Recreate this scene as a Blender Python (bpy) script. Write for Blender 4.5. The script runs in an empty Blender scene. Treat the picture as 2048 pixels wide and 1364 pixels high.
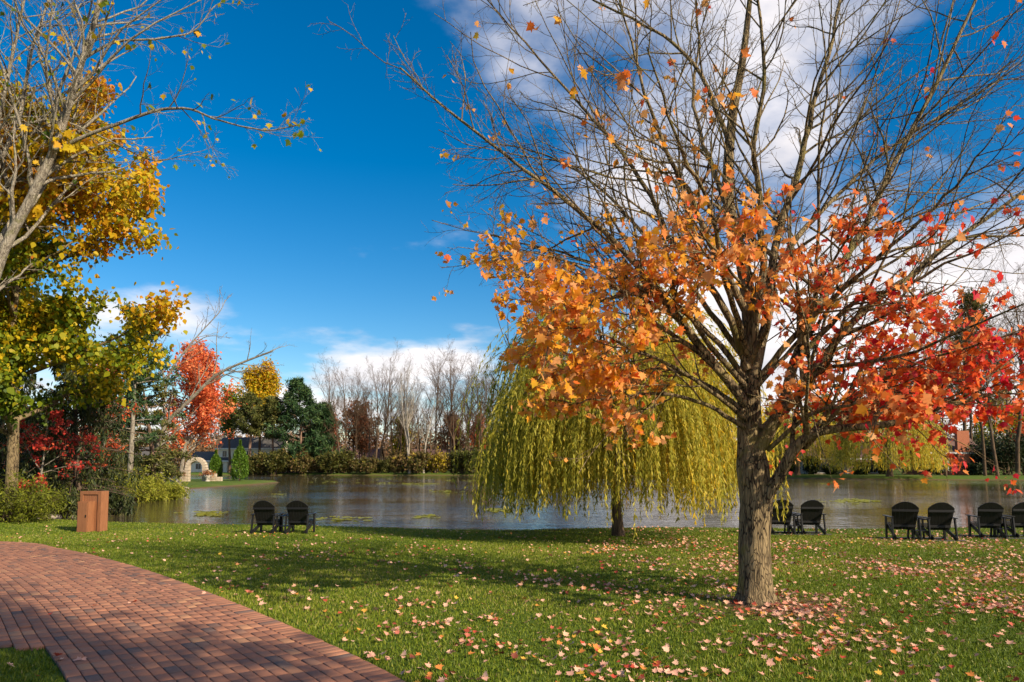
import bpy, math, random
import numpy as np
from mathutils import Vector

SC = bpy.context.scene
COL = SC.collection
R = math.radians
# ------------------------------------------------------------------ camera
F_PX, HOR, PITCH = 1400.0, 930.0, R(4)
Y0 = HOR - F_PX * math.tan(PITCH)
CAM = np.array([0.0, 0.0, 1.65])
cd = bpy.data.cameras.new('camera'); cam = bpy.data.objects.new('camera', cd); COL.objects.link(cam)
cam.location = CAM; cam.rotation_euler = (R(90) + PITCH, 0, 0)
cd.sensor_width = 36; cd.lens = 36 * F_PX / 2048
cd.shift_y = (Y0 - 682) / 2048
cd.clip_start = 0.1; cd.clip_end = 20000
SC.camera = cam
# ------------------------------------------------------------------ sun and sky
SUN_AZ = math.atan2(0.80, -0.60)          # towards the sun: x = sin(az), y = cos(az)
SUN_EL = R(31)
sd = bpy.data.lights.new('sun', 'SUN'); sun = bpy.data.objects.new('sun', sd); COL.objects.link(sun)
sd.energy = 5.0; sd.angle = R(0.5); sd.color = (1.0, 0.86, 0.64)
sv = Vector((math.sin(SUN_AZ) * math.cos(SUN_EL), math.cos(SUN_AZ) * math.cos(SUN_EL), math.sin(SUN_EL)))
sun.rotation_euler = sv.to_track_quat('Z', 'Y').to_euler(); sun.location = (20, -20, 30)
SC.view_settings.view_transform = 'Standard'; SC.view_settings.look = 'None'
SC.view_settings.exposure = 0.55; SC.view_settings.gamma = 1

def N(nt, t, **kw):
    n = nt.nodes.new(t)
    for k, v in kw.items(): setattr(n, k, v)
    return n
def mth(nt, op, a, b=None, c=None, clamp=False):
    n = nt.nodes.new('ShaderNodeMath'); n.operation = op; n.use_clamp = clamp
    for i, v in enumerate((a, b, c)):
        if v is None: continue
        if isinstance(v, (int, float)): n.inputs[i].default_value = v
        else: nt.links.new(v, n.inputs[i])
    return n.outputs[0]
def sstep(nt, v, a, b):
    n = nt.nodes.new('ShaderNodeMapRange'); n.interpolation_type = 'SMOOTHSTEP'
    nt.links.new(v, n.inputs[0]); n.inputs[1].default_value = a; n.inputs[2].default_value = b
    return n.outputs[0]
def ramp(nt, fac, stops, interp='LINEAR'):
    n = nt.nodes.new('ShaderNodeValToRGB'); cr = n.color_ramp; cr.interpolation = interp
    while len(cr.elements) < len(stops): cr.elements.new(0.5)
    for e, (p, c) in zip(cr.elements, stops):
        e.position = p; e.color = (*c, 1) if len(c) == 3 else c
    nt.links.new(fac, n.inputs[0])
    return n.outputs[0]
def mixc(nt, fac, a, b):
    n = nt.nodes.new('ShaderNodeMix'); n.data_type = 'RGBA'
    for s, v in ((0, fac), (6, a), (7, b)):
        if isinstance(v, (int, float)): n.inputs[s].default_value = v
        elif isinstance(v, tuple): n.inputs[s].default_value = (*v, 1)
        else: nt.links.new(v, n.inputs[s])
    return n.outputs[2]

W = bpy.data.worlds.new('World'); SC.world = W; W.use_nodes = True
nt = W.node_tree; nt.nodes.clear()
sky = N(nt, 'ShaderNodeTexSky'); sky.sky_type = 'NISHITA'; sky.sun_disc = False
sky.sun_elevation = SUN_EL; sky.sun_rotation = SUN_AZ; sky.air_density = 1.0; sky.dust_density = 0.4; sky.ozone_density = 1.8
tc = N(nt, 'ShaderNodeTexCoord'); sep = N(nt, 'ShaderNodeSeparateXYZ'); nt.links.new(tc.outputs['Generated'], sep.inputs[0])
X, Yd, Z = sep.outputs
zz = mth(nt, 'ADD', mth(nt, 'MAXIMUM', Z, 0.0), 0.16)
cx = mth(nt, 'DIVIDE', X, zz); cy = mth(nt, 'DIVIDE', Yd, zz)
cmb = N(nt, 'ShaderNodeCombineXYZ'); nt.links.new(cx, cmb.inputs[0]); nt.links.new(cy, cmb.inputs[1])
no = N(nt, 'ShaderNodeTexNoise'); no.inputs['Scale'].default_value = 1.05; no.inputs['Detail'].default_value = 9; no.inputs['Roughness'].default_value = 0.52
off = N(nt, 'ShaderNodeVectorMath'); off.operation = 'ADD'; off.inputs[1].default_value = (1.3, 2.1, 0.1)
nt.links.new(cmb.outputs[0], off.inputs[0]); nt.links.new(off.outputs[0], no.inputs['Vector'])
bias = mth(nt, 'MULTIPLY', sstep(nt, X, -0.02, 0.45), 0.20)
low = mth(nt, 'MULTIPLY', mth(nt, 'SUBTRACT', 1.0, sstep(nt, Z, 0.08, 0.34)), 0.14)
dens = mth(nt, 'SUBTRACT', mth(nt, 'ADD', mth(nt, 'ADD', no.outputs[0], bias), low), 0.045)
mask = mth(nt, 'MULTIPLY', sstep(nt, dens, 0.535, 0.68), sstep(nt, Z, -0.03, 0.01))
hs = N(nt, 'ShaderNodeHueSaturation'); hs.inputs['Saturation'].default_value = 1.55; hs.inputs['Value'].default_value = 0.92
nt.links.new(sky.outputs[0], hs.inputs['Color'])
no2 = N(nt, 'ShaderNodeTexNoise'); no2.inputs['Scale'].default_value = 2.2; no2.inputs['Detail'].default_value = 5
nt.links.new(off.outputs[0], no2.inputs['Vector'])
ccol = ramp(nt, no2.outputs[0], [(0.3, (5.2, 5.0, 5.2)), (0.65, (8.6, 8.0, 7.8))])
skyc = mixc(nt, mth(nt, 'MULTIPLY', mask, 0.92), hs.outputs[0], ccol)
bg = N(nt, 'ShaderNodeBackground'); bg.inputs[1].default_value = 0.105
nt.links.new(skyc, bg.inputs[0]); wo = N(nt, 'ShaderNodeOutputWorld'); nt.links.new(bg.outputs[0], wo.inputs[0])

# ------------------------------------------------------------------ helpers
rng = np.random.default_rng(7)
def at(px, py, d):
    a = (px - 1024) / F_PX; b = -(py - Y0) / F_PX
    y = math.cos(PITCH) - b * math.sin(PITCH); z = math.sin(PITCH) + b * math.cos(PITCH)
    return np.array([a * d / y, d, CAM[2] + z * d / y])
def on_plane(px, py, z):
    p = at(px, py, 1.0) - CAM
    t = (z - CAM[2]) / p[2]
    return CAM + p * t
def px_x(px, d): return (px - 1024) / F_PX * d * 1.002

def mk(name, V, F, mat=None, parent=None, tint=None, smooth=False):
    """one mesh object from numpy verts and a list of face arrays"""
    me = bpy.data.meshes.new(name)
    if not isinstance(F, list): F = [F]
    F = [np.asarray(f, dtype=np.int32) for f in F if len(f)]
    V = np.asarray(V, dtype=np.float32)
    me.vertices.add(len(V)); me.vertices.foreach_set('co', V.ravel())
    tot = sum(f.size for f in F); npoly = sum(len(f) for f in F)
    me.loops.add(tot); me.loops.foreach_set('vertex_index', np.concatenate([f.ravel() for f in F]))
    me.polygons.add(npoly)
    lt = np.concatenate([np.full(len(f), f.shape[1], dtype=np.int32) for f in F])
    ls = np.concatenate([[0], np.cumsum(lt)[:-1]]).astype(np.int32)
    me.polygons.foreach_set('loop_start', ls); me.polygons.foreach_set('loop_total', lt)
    if smooth: me.polygons.foreach_set('use_smooth', np.ones(npoly, dtype=bool))
    if tint is not None:
        at_ = me.attributes.new('tint', 'FLOAT', 'POINT'); at_.data.foreach_set('value', np.asarray(tint, dtype=np.float32))
    me.update(calc_edges=True); me.validate()
    if mat: me.materials.append(mat)
    o = bpy.data.objects.new(name, me); COL.objects.link(o)
    if parent: o.parent = parent
    return o
def ref(name, me, parent=None, loc=(0, 0, 0), rot=(0, 0, 0), sc=(1, 1, 1)):
    o = bpy.data.objects.new(name, me); COL.objects.link(o); o.parent = parent
    o.location = loc; o.rotation_euler = rot; o.scale = sc
    return o
def tag(o, label, cat, group=None):
    o['label'] = label; o['category'] = cat
    if group: o['group'] = group
    return o
def thing(name, label, cat, loc=(0, 0, 0), rz=0, group=None):
    o = bpy.data.objects.new(name, None); COL.objects.link(o); o.location = loc; o.rotation_euler = (0, 0, rz)
    o.empty_display_size = 0.2
    return tag(o, label, cat, group)
def copy_tree(o, parent=None):
    c = o.copy(); COL.objects.link(c); c.parent = parent
    for ch in o.children: copy_tree(ch, c)
    return c
class MB:
    """collects boxes and prisms into one mesh"""
    def __init__(s): s.V = []; s.F = []; s.n = 0
    def add(s, V, F):
        s.V.append(np.asarray(V, float)); s.F.append([tuple(i + s.n for i in f) for f in F]); s.n += len(V); return s
    def box(s, x0, x1, y0, y1, z0, z1):
        V = [(x, y, z) for z in (z0, z1) for y in (y0, y1) for x in (x0, x1)]
        return s.add(V, [(0, 2, 3, 1), (4, 5, 7, 6), (0, 1, 5, 4), (2, 6, 7, 3), (0, 4, 6, 2), (1, 3, 7, 5)])
    def beam(s, p, q, w, t, upv=(1, 0, 0)):
        """bar from p to q, w wide along upv, t thick"""
        p = np.array(p, float); q = np.array(q, float); d = q - p; d /= np.linalg.norm(d)
        u = np.array(upv, float); u -= d * u.dot(d); u /= np.linalg.norm(u); v = np.cross(d, u)
        V = [e + a * u * w / 2 + b * v * t / 2 for e in (p, q) for a, b in ((-1, -1), (1, -1), (1, 1), (-1, 1))]
        return s.add(V, [(3, 2, 1, 0), (4, 5, 6, 7), (0, 1, 5, 4), (1, 2, 6, 5), (2, 3, 7, 6), (3, 0, 4, 7)])
    def build(s, name, mat, parent=None, bevel=0):
        me = bpy.data.meshes.new(name)
        me.from_pydata(np.concatenate(s.V).tolist(), [], [f for g in s.F for f in g]); me.update()
        me.materials.append(mat)
        o = bpy.data.objects.new(name, me); COL.objects.link(o); o.parent = parent
        if bevel:
            m = o.modifiers.new('bevel', 'BEVEL'); m.width = bevel; m.segments = 2
        return o

# ---- branches
def catmull(pts, n):
    P = np.asarray(pts, float); P = np.vstack([2 * P[0] - P[1], P, 2 * P[-1] - P[-2]])
    m = len(P) - 3; t = np.linspace(0, m - 1e-6, n); i = t.astype(int); f = (t - i)[:, None]
    a, b, c, d = P[i], P[i + 1], P[i + 2], P[i + 3]
    return 0.5 * (2 * b + (c - a) * f + (2 * a - 5 * b + 4 * c - d) * f ** 2 + (3 * b - a - 3 * c + d) * f ** 3)
def nrm(v): return v / np.maximum(np.linalg.norm(v, axis=-1, keepdims=True), 1e-9)
def integrate(start, dirv, length, r0, r1, n, up, wig, rng):
    B = len(start); P = np.zeros((B, n, 3)); P[:, 0] = start; d = nrm(dirv)
    for k in range(1, n):
        d = nrm(d + rng.normal(0, wig, (B, 3)) + np.array([0, 0, 1.0]) * up)
        P[:, k] = P[:, k - 1] + d * (length / (n - 1))[:, None]
    t = np.linspace(0, 1, n)[None]
    return P, r0[:, None] * (1 - t) + r1[:, None] * t
def spawn(P, Rr, L, rng, k, t0, t1, ang, lf, rf, n, up, wig, rmin=0.002, flat=0.0):
    B, m, _ = P.shape; idx = np.repeat(np.arange(B), k); C = B * k
    t = t0 + (t1 - t0) * ((np.tile(np.arange(k), B) + rng.random(C)) / k)
    f = t * (m - 1); i = np.minimum(f.astype(int), m - 2); fr = (f - i)[:, None]
    s = P[idx, i] * (1 - fr) + P[idx, i + 1] * fr
    tan = nrm(P[idx, i + 1] - P[idx, i]); rp = Rr[idx, i] * (1 - fr[:, 0]) + Rr[idx, i + 1] * fr[:, 0]
    q = rng.normal(0, 1, (C, 3)); q[:, 2] *= (1 - flat)
    perp = nrm(q - tan * (q * tan).sum(1, keepdims=True))
    a = ang * (1 + rng.normal(0, 0.22, C))[:, None]
    d = np.cos(a) * tan + np.sin(a) * perp
    ln = lf * L[idx] * (1 - 0.6 * t) * np.clip(1 + rng.normal(0, 0.28, C), 0.35, 1.8)
    r0 = np.maximum(rp * rf, rmin)
    P2, R2 = integrate(s, d, ln, r0, np.maximum(r0 * 0.25, rmin * 0.7), n, up, wig, rng)
    return P2, R2, ln
def tubes(P, Rr, sides, cap=False):
    B, n, _ = P.shape
    T = np.empty_like(P); T[:, 1:-1] = P[:, 2:] - P[:, :-2]; T[:, 0] = P[:, 1] - P[:, 0]; T[:, -1] = P[:, -1] - P[:, -2]
    T = nrm(T); mean = nrm(P[:, -1] - P[:, 0]); ax = np.eye(3)[np.argmin(np.abs(mean), axis=1)][:, None, :]
    u = nrm(ax - T * (ax * T).sum(-1, keepdims=True)); v = np.cross(T, u)
    th = np.arange(sides) / sides * 2 * math.pi
    V = P[:, :, None] + Rr[:, :, None, None] * (np.cos(th)[None, None, :, None] * u[:, :, None] + np.sin(th)[None, None, :, None] * v[:, :, None])
    b = (np.arange(B) * n * sides)[:, None, None]; i = (np.arange(n - 1) * sides)[None, :, None]
    j = np.arange(sides)[None, None]; j2 = (j + 1) % sides
    F = np.stack([b + i + j, b + i + j2, b + i + sides + j2, b + i + sides + j], -1).reshape(-1, 4)
    return V.reshape(-1, 3), F
def join(parts):
    V = []; F = []; n = 0
    for v, f in parts:
        V.append(v); F.append(f + n); n += len(v)
    return np.concatenate(V), F
# ---- leaves
RHOMB = (np.array([(0, 0, 0), (.30, .45, .07), (0, 1, -.04), (-.30, .45, .07)], float), np.array([(0, 1, 2, 3)]))
NARROW = (np.array([(0, 0, 0), (.11, .4, .03), (0, 1, -.05), (-.11, .4, .03)], float), np.array([(0, 1, 2, 3)]))
NEEDLE = (np.array([(-.03, 0, 0), (.03, 0, 0), (0, 1, 0)], float), np.array([(0, 1, 2)]))
_h = [(.05, -.02), (.24, -.07), (.21, .10), (.56, .13), (.40, .33), (.66, .60), (.33, .57), (.22, .74), (0, 1.04)]
_o = [(0, 0)] + _h + [(-x, y) for x, y in _h[-2::-1]]
_mv = [(x, y, 0.16 * abs(x) - 0.10 * y * y) for x, y in _o] + [(0, .38, -.03)]
MAPLE = (np.array(_mv, float), np.array([(i, (i + 1) % len(_o), len(_o)) for i in range(len(_o))]))
LOBE = (MAPLE[0][[0, 3, 5, 7, 9, 11, 13, 15]] * np.array([1, 1, 1.0]), np.array([(0, 1, 2, 3, 4, 5, 6, 7)]))
def rots(N_, rng, down=0.0, axis=None):
    """random frames; leaf axis (y) biased downwards, or along a given axis"""
    y = rng.normal(0, 1, (N_, 3))
    if axis is not None: y = nrm(y) * 0.6 + axis
    y = nrm(nrm(y) + np.array([0, 0, -down])); q = rng.normal(0, 1, (N_, 3)); q[:, 2] += 0.6
    z = nrm(q - y * (q * y).sum(1, keepdims=True)); x = np.cross(y, z)
    return np.stack([x, y, z], -1)          # columns
def leaves(pts, rng, tpl, size, tint, down=0.4, axis=None, var=0.3):
    tv, tf = tpl; n = len(pts); M = rots(n, rng, down, axis)
    s = size * np.clip(1 + rng.normal(0, var, n), .45, 1.8)
    V = np.einsum('nij,kj->nki', M, tv) * s[:, None, None] + pts[:, None]
    F = (np.arange(n) * len(tv))[:, None, None] + tf[None]
    return V.reshape(-1, 3), F.reshape(-1, tf.shape[1]), np.repeat(np.broadcast_to(tint, n), len(tv))
def along(P, rng, n, t0=0.2, t1=1.0, jit=0.0):
    B, m, _ = P.shape; b = rng.integers(0, B, n); f = rng.uniform(t0, t1, n) * (m - 1); i = np.minimum(f.astype(int), m - 2); fr = (f - i)[:, None]
    return P[b, i] * (1 - fr) + P[b, i + 1] * fr + rng.normal(0, 1, (n, 3)) * jit

# ------------------------------------------------------------------ materials
def newmat(name):
    m = bpy.data.materials.new(name); m.use_nodes = True; t = m.node_tree
    return m, t, t.nodes['Principled BSDF'], t.nodes['Material Output']
def noise(t, scale, detail=4, rough=.55, vec=None, coord='Object', stretch=None):
    n = t.nodes.new('ShaderNodeTexNoise'); n.inputs['Scale'].default_value = scale; n.inputs['Detail'].default_value = detail; n.inputs['Roughness'].default_value = rough
    c = t.nodes.new('ShaderNodeTexCoord'); src = c.outputs[coord]
    if stretch:
        mp = t.nodes.new('ShaderNodeMapping'); mp.inputs['Scale'].default_value = stretch; t.links.new(src, mp.inputs[0]); src = mp.outputs[0]
    t.links.new(src, n.inputs['Vector'])
    return n.outputs[0]
def bump(t, b, h, strength=.5, dist=.02):
    n = t.nodes.new('ShaderNodeBump'); n.inputs['Strength'].default_value = strength; n.inputs['Distance'].default_value = dist
    t.links.new(h, n.inputs['Height']); t.links.new(n.outputs[0], b.inputs['Normal'])
def leafmat(name, stops, trans=.35, rough=.55, spec=.25):
    m, t, b, out = newmat(name)
    a = N(t, 'ShaderNodeAttribute', attribute_name='tint'); c = ramp(t, a.outputs['Fac'], stops)
    t.links.new(c, b.inputs['Base Color']); b.inputs['Roughness'].default_value = rough; b.inputs['Specular IOR Level'].default_value = spec
    tr = N(t, 'ShaderNodeBsdfTranslucent'); t.links.new(c, tr.inputs[0])
    mx = N(t, 'ShaderNodeMixShader'); mx.inputs[0].default_value = trans
    t.links.new(b.outputs[0], mx.inputs[1]); t.links.new(tr.outputs[0], mx.inputs[2]); t.links.new(mx.outputs[0], out.inputs[0])
    return m
def plain(name, c1, c2=None, scale=6, rough=.7, bs=.2, bd=.01, stretch=None, spec=.3, metal=0):
    m, t, b, out = newmat(name)
    h = noise(t, scale, 6, .6, stretch=stretch)
    c2 = c2 or tuple(x * .7 for x in c1)
    t.links.new(ramp(t, h, [(.3, c2), (.7, c1)]), b.inputs['Base Color'])
    b.inputs['Roughness'].default_value = rough; b.inputs['Specular IOR Level'].default_value = spec; b.inputs['Metallic'].default_value = metal
    if bs: bump(t, b, h, bs, bd)
    return m
def barkmat(name, light, dark, moss=None, sc=1.0):
    m, t, b, out = newmat(name)
    h = noise(t, 14 * sc, 8, .65, stretch=(1, 1, .16)); h2 = noise(t, 2.3 * sc, 4, .6)
    if moss:
        vo = t.nodes.new('ShaderNodeTexVoronoi'); vo.feature = 'DISTANCE_TO_EDGE'; vo.inputs['Scale'].default_value = 26 * sc
        cc = t.nodes.new('ShaderNodeTexCoord'); mp = t.nodes.new('ShaderNodeMapping'); mp.inputs['Scale'].default_value = (1, 1, .2); t.links.new(cc.outputs['Object'], mp.inputs[0])
        ns_ = t.nodes.new('ShaderNodeTexNoise'); ns_.inputs['Scale'].default_value = 9; t.links.new(mp.outputs[0], ns_.inputs['Vector'])
        ad = t.nodes.new('ShaderNodeVectorMath'); ad.operation = 'MULTIPLY_ADD'; ad.inputs[1].default_value = (.12, .12, .12); t.links.new(ns_.outputs['Color'], ad.inputs[0]); t.links.new(mp.outputs[0], ad.inputs[2]); t.links.new(ad.outputs[0], vo.inputs['Vector'])
        h = mth(t, 'MULTIPLY', h, mth(t, 'ADD', mth(t, 'MULTIPLY', sstep(t, vo.outputs['Distance'], .0, .12), .42), .66))
    c = ramp(t, h, [(.40, dark), (.56, light)])
    c = mixc(t, mth(t, 'MULTIPLY', sstep(t, h2, .45, .66), .55), c, tuple(x * 1.35 for x in light))
    if moss:
        h3 = noise(t, 3.1 * sc, 5, .6)
        c = mixc(t, mth(t, 'MULTIPLY', sstep(t, h3, .52, .68), .7), c, moss)
    t.links.new(c, b.inputs['Base Color']); b.inputs['Roughness'].default_value = .9; b.inputs['Specular IOR Level'].default_value = .15
    bump(t, b, h, 1.0, .05)
    return m
M = {}
M['maple_bark'] = barkmat('maple_bark', (.27, .20, .11), (.035, .025, .017), (.20, .17, .045))
M['grey_bark'] = barkmat('grey_bark', (.33, .29, .235), (.11, .09, .07), (.20, .19, .09))
M['far_bark'] = barkmat('far_bark', (.135, .088, .055), (.07, .045, .03), sc=.3)
M['white_bark'] = barkmat('white_bark', (.34, .30, .25), (.15, .13, .10), sc=.3)
M['dark_bark'] = barkmat('dark_bark', (.12, .085, .06), (.035, .026, .02))
M['pine_bark'] = barkmat('pine_bark', (.27, .17, .12), (.09, .055, .04), sc=.5)
M['maple_leaf'] = leafmat('maple_leaf', [(0, (.82, .48, .04)), (.25, (.82, .32, .025)), (.42, (.86, .42, .17)), (.58, (.80, .20, .03)), (.78, (.74, .075, .03)), (1, (.58, .02, .05))], .45)
M['fallen'] = leafmat('fallen_leaf', [(0, (.70, .45, .06)), (.2, (.62, .22, .05)), (.45, (.74, .44, .31)), (.7, (.70, .36, .26)), (.85, (.48, .07, .04)), (1, (.20, .05, .03))], .15)
M['gold_leaf'] = leafmat('gold_leaf', [(0, (.055, .10, .008)), (.3, (.20, .25, .012)), (.55, (.58, .42, .012)), (.8, (.62, .30, .012)), (1, (.52, .17, .02))], .4)
M['willow_leaf'] = leafmat('willow_leaf', [(0, (.20, .20, .02)), (.4, (.46, .42, .045)), (.7, (.66, .54, .09)), (1, (.80, .52, .02))], .5)
M['red_leaf'] = leafmat('red_leaf', [(0, (.30, .03, .02)), (.5, (.62, .06, .045)), (1, (.74, .20, .07))], .4)
M['coral_leaf'] = leafmat('coral_leaf', [(0, (.45, .05, .02)), (.5, (.74, .17, .06)), (1, (.80, .34, .12))], .4)
M['rust_leaf'] = leafmat('rust_leaf', [(0, (.12, .05, .025)), (.5, (.30, .10, .045)), (1, (.42, .20, .07))], .3)
M['wood_leaf'] = leafmat('wood_leaf', [(0, (.09, .065, .04)), (.5, (.20, .125, .07)), (.85, (.30, .16, .07)), (1, (.42, .19, .06))], .2)
M['wine_leaf'] = leafmat('wine_leaf', [(0, (.08, .012, .015)), (1, (.26, .035, .04))], .3)
M['pine_needle'] = leafmat('pine_needle', [(0, (.018, .045, .018)), (.6, (.05, .105, .035)), (1, (.10, .15, .04))], .15)
M['olive_needle'] = leafmat('olive_needle', [(0, (.04, .055, .015)), (.6, (.12, .13, .03)), (1, (.22, .18, .05))], .2)
M['dark_needle'] = leafmat('dark_needle', [(0, (.012, .022, .008)), (.6, (.04, .055, .016)), (1, (.11, .12, .03))], .15)
M['arbor'] = leafmat('arborvitae', [(0, (.03, .075, .006)), (1, (.12, .21, .015))], .2)
M['lime_leaf'] = leafmat('lime_leaf', [(0, (.09, .11, .01)), (.5, (.24, .26, .02)), (1, (.42, .38, .05))], .35)
M['shrub_leaf'] = leafmat('shrub_leaf', [(0, (.045, .055, .012)), (.35, (.11, .11, .02)), (.6, (.17, .11, .04)), (.8, (.22, .14, .06)), (1, (.45, .34, .02))], .3)
M['grass'] = leafmat('grass_blade', [(0, (.06, .10, .008)), (.5, (.155, .21, .014)), (.85, (.29, .30, .035)), (1, (.44, .34, .13))], .3, .5)
M['black'] = plain('black_paint', (.013, .012, .012), (.007, .007, .007), 25, .45, .15, .003, (1, 1, .2), .35)
M['brown_paint'] = plain('brown_paint', (.31, .13, .058), (.21, .085, .038), 9, .6, .25, .004, (4, 4, .4))
M['stone'] = plain('pale_stone', (.58, .48, .36), (.34, .27, .20), 3.0, .9, .8, .05)
M['rock'] = plain('grey_rock', (.36, .30, .25), (.16, .13, .11), 5, .9, .6, .04)
M['cream'] = plain('cream_siding', (.78, .71, .56), (.68, .62, .48), 2, .8, .1)
M['white'] = plain('white_trim', (.78, .76, .72), (.66, .64, .60), 3, .6, .05)
M['slate'] = plain('slate_roof', (.12, .11, .105), (.07, .065, .062), 4, .85, .4, .03, (1, 1, 5))
M['brown_roof'] = plain('brown_roof', (.20, .115, .095), (.12, .07, .06), 4, .9, .4, .03, (1, 1, 5))
M['tan_wall'] = plain('tan_wall', (.42, .33, .24), (.34, .27, .2), 3, .85, .1)
M['glass'] = plain('dark_glass', (.03, .035, .045), (.015, .018, .02), 1, .08, 0, spec=.6)
M['orange_brick'] = plain('orange_brick', (.46, .17, .09), (.30, .10, .055), 7, .9, .4, .02)
M['urn'] = plain('urn_stone', (.50, .45, .38), (.36, .32, .27), 9, .9, .3)
m, t, b, out = newmat('brick_paver'); M['paver'] = m
a = N(t, 'ShaderNodeAttribute', attribute_name='tint')
c = ramp(t, a.outputs['Fac'], [(0, (.15, .10, .085)), (.16, (.22, .12, .085)), (.4, (.32, .14, .085)), (.7, (.40, .18, .105)), (1, (.46, .24, .13))])
h = noise(t, 9, 6, .65, coord='Object'); h2 = noise(t, 120, 3, .6)
c = mixc(t, mth(t, 'MULTIPLY', sstep(t, h, .4, .75), .35), c, (.22, .125, .09))
t.links.new(c, b.inputs['Base Color']); b.inputs['Roughness'].default_value = .82; b.inputs['Specular IOR Level'].default_value = .25; bump(t, b, h2, .35, .004)
M['sand'] = plain('joint_sand', (.085, .058, .042), (.04, .028, .02), 18, .95, .4, .01)
m, t, b, out = newmat('pond_water'); M['water'] = m
b.inputs['Base Color'].default_value = (.060, .046, .026, 1); b.inputs['Roughness'].default_value = .04; b.inputs['IOR'].default_value = 1.33
w1 = noise(t, 2.6, 3, .55, stretch=(.55, 1.5, 1)); w2 = noise(t, .33, 2, .5, stretch=(.5, 1.2, 1)); w3 = noise(t, .05, 2, .5)
hh = mth(t, 'MULTIPLY', mth(t, 'ADD', w1, mth(t, 'MULTIPLY', w2, 1.6)), mth(t, 'ADD', mth(t, 'MULTIPLY', sstep(t, w3, .35, .65), .8), .35))
bump(t, b, hh, .42, .10)

# ------------------------------------------------------------------ terrain and pond
WZ = -0.60
def lawn_z(y): return -0.40 * np.clip((np.asarray(y, float) - 8) / 13.0, 0, 1) ** 1.15
def gpt(px, py):
    z = 0.0
    for _ in range(12): p = on_plane(px, py, z); z = float(lawn_z(p[1]))
    return p
near = [on_plane(px, py, WZ)[:2] for px, py in ((2500, 1066), (2048, 1064), (1600, 1066), (1230, 1066), (1000, 1068), (640, 1062), (420, 1058), (200, 1049), (70, 1044))]
left = [on_plane(px, py, WZ)[:2] for px, py in ((120, 1036), (205, 1018), (255, 1006), (335, 988), (368, 979), (450, 973.5), (520, 969), (552, 966))]
back = [np.array(p) for p in ((-30.5, 92), (-36, 95), (-44, 97), (-60, 99), (-95, 104), (-110, 130), (-95, 152), (-60, 157), (-20, 155), (10, 157), (38, 154), (50, 140), (48, 122), (58, 112), (76, 104), (95, 102), (130, 100), (130, 60), (60, 28))]
POND = np.array(near + left + back)
def pond_sd(x, y):
    """signed distance to the shoreline, positive on land"""
    p = np.stack([x, y], -1); A = POND; B = np.roll(POND, -1, 0); best = np.full(x.shape, 1e9); ins = np.zeros(x.shape, bool)
    for a_, b_ in zip(A, B):
        e = b_ - a_; w = p - a_; tt = np.clip((w @ e) / (e @ e), 0, 1)
        best = np.minimum(best, np.hypot(w[..., 0] - tt * e[0], w[..., 1] - tt * e[1]))
        c_ = (a_[1] > p[..., 1]) != (b_[1] > p[..., 1])
        with np.errstate(divide='ignore', invalid='ignore'):
            ins ^= c_ & (p[..., 0] < (b_[0] - a_[0]) * (p[..., 1] - a_[1]) / (b_[1] - a_[1]) + a_[0])
    return np.where(ins, -best, best)
def ground_z(x, y):
    x = np.asarray(x, float); y = np.asarray(y, float); s = pond_sd(x, y)
    land = lawn_z(y) + np.clip((y - 60) / 60, 0, 1) * 0.25 + np.clip((y - 165) / 200, 0, 1) * 2.5
    land = land + 0.04 * np.sin(x * .5 + y * .23) * np.clip((y - 9) / 6, 0, 1)
    bank = WZ + np.where(s < 0, np.maximum(s * .35, -1.3), np.minimum(s * .40, 5))
    return np.minimum(land, bank) + np.where(s > 0, 0, 0)
def gz(x, y): return float(ground_z(np.array([x]), np.array([y]))[0])
def axis(segs):
    out = []
    for a_, b_, st in segs: out.append(np.arange(a_, b_, st))
    return np.concatenate(out)
xs = axis([(-3000, -400, 200), (-400, -130, 15), (-130, -26, 1.6), (-26, 26, .45), (26, 130, 1.6), (130, 400, 15), (400, 3001, 200)])
ys = axis([(-60, 2, 3), (2, 32, .4), (32, 172, 1.1), (172, 400, 12), (400, 6001, 350)])
gx, gy = np.meshgrid(xs, ys); V = np.stack([gx.ravel(), gy.ravel(), ground_z(gx, gy).ravel()], -1)
nx, ny = len(xs), len(ys); i, j = np.meshgrid(np.arange(nx - 1), np.arange(ny - 1)); k = (j * nx + i).ravel()
MAPLE_XY = gpt(1512, 1207)[:2]; WILLOW = np.array([px_x(1234, 20.3), 20.3])
m, t, b, out = newmat('lawn_soil'); M['lawn'] = m
geo = N(t, 'ShaderNodeNewGeometry'); h = noise(t, .35, 5, .6); h2 = noise(t, 7, 5, .7)
c = ramp(t, h2, [(.3, (.045, .075, .012)), (.55, (.085, .13, .018)), (.75, (.15, .16, .04))])
c = mixc(t, mth(t, 'MULTIPLY', sstep(t, h, .5, .7), .45), c, (.16, .145, .05))
for (ox, oy), rad in ((MAPLE_XY, 1.15), (WILLOW, .9)):
    vm = N(t, 'ShaderNodeVectorMath', operation='DISTANCE'); vm.inputs[1].default_value = (ox + .25, oy - .1, -.05); t.links.new(geo.outputs[0], vm.inputs[0])
    dd = mth(t, 'ADD', vm.outputs['Value'], mth(t, 'MULTIPLY', h2, .9))
    c = mixc(t, mth(t, 'SUBTRACT', 1.0, sstep(t, dd, rad * .7, rad * 1.45)), c, (.12, .075, .04))
sp = N(t, 'ShaderNodeSeparateXYZ'); t.links.new(geo.outputs[0], sp.inputs[0])
mud = mth(t, 'SUBTRACT', 1.0, sstep(t, sp.outputs[2], WZ + .02, WZ + .16))
c = mixc(t, mud, c, (.13, .085, .045))
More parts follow.
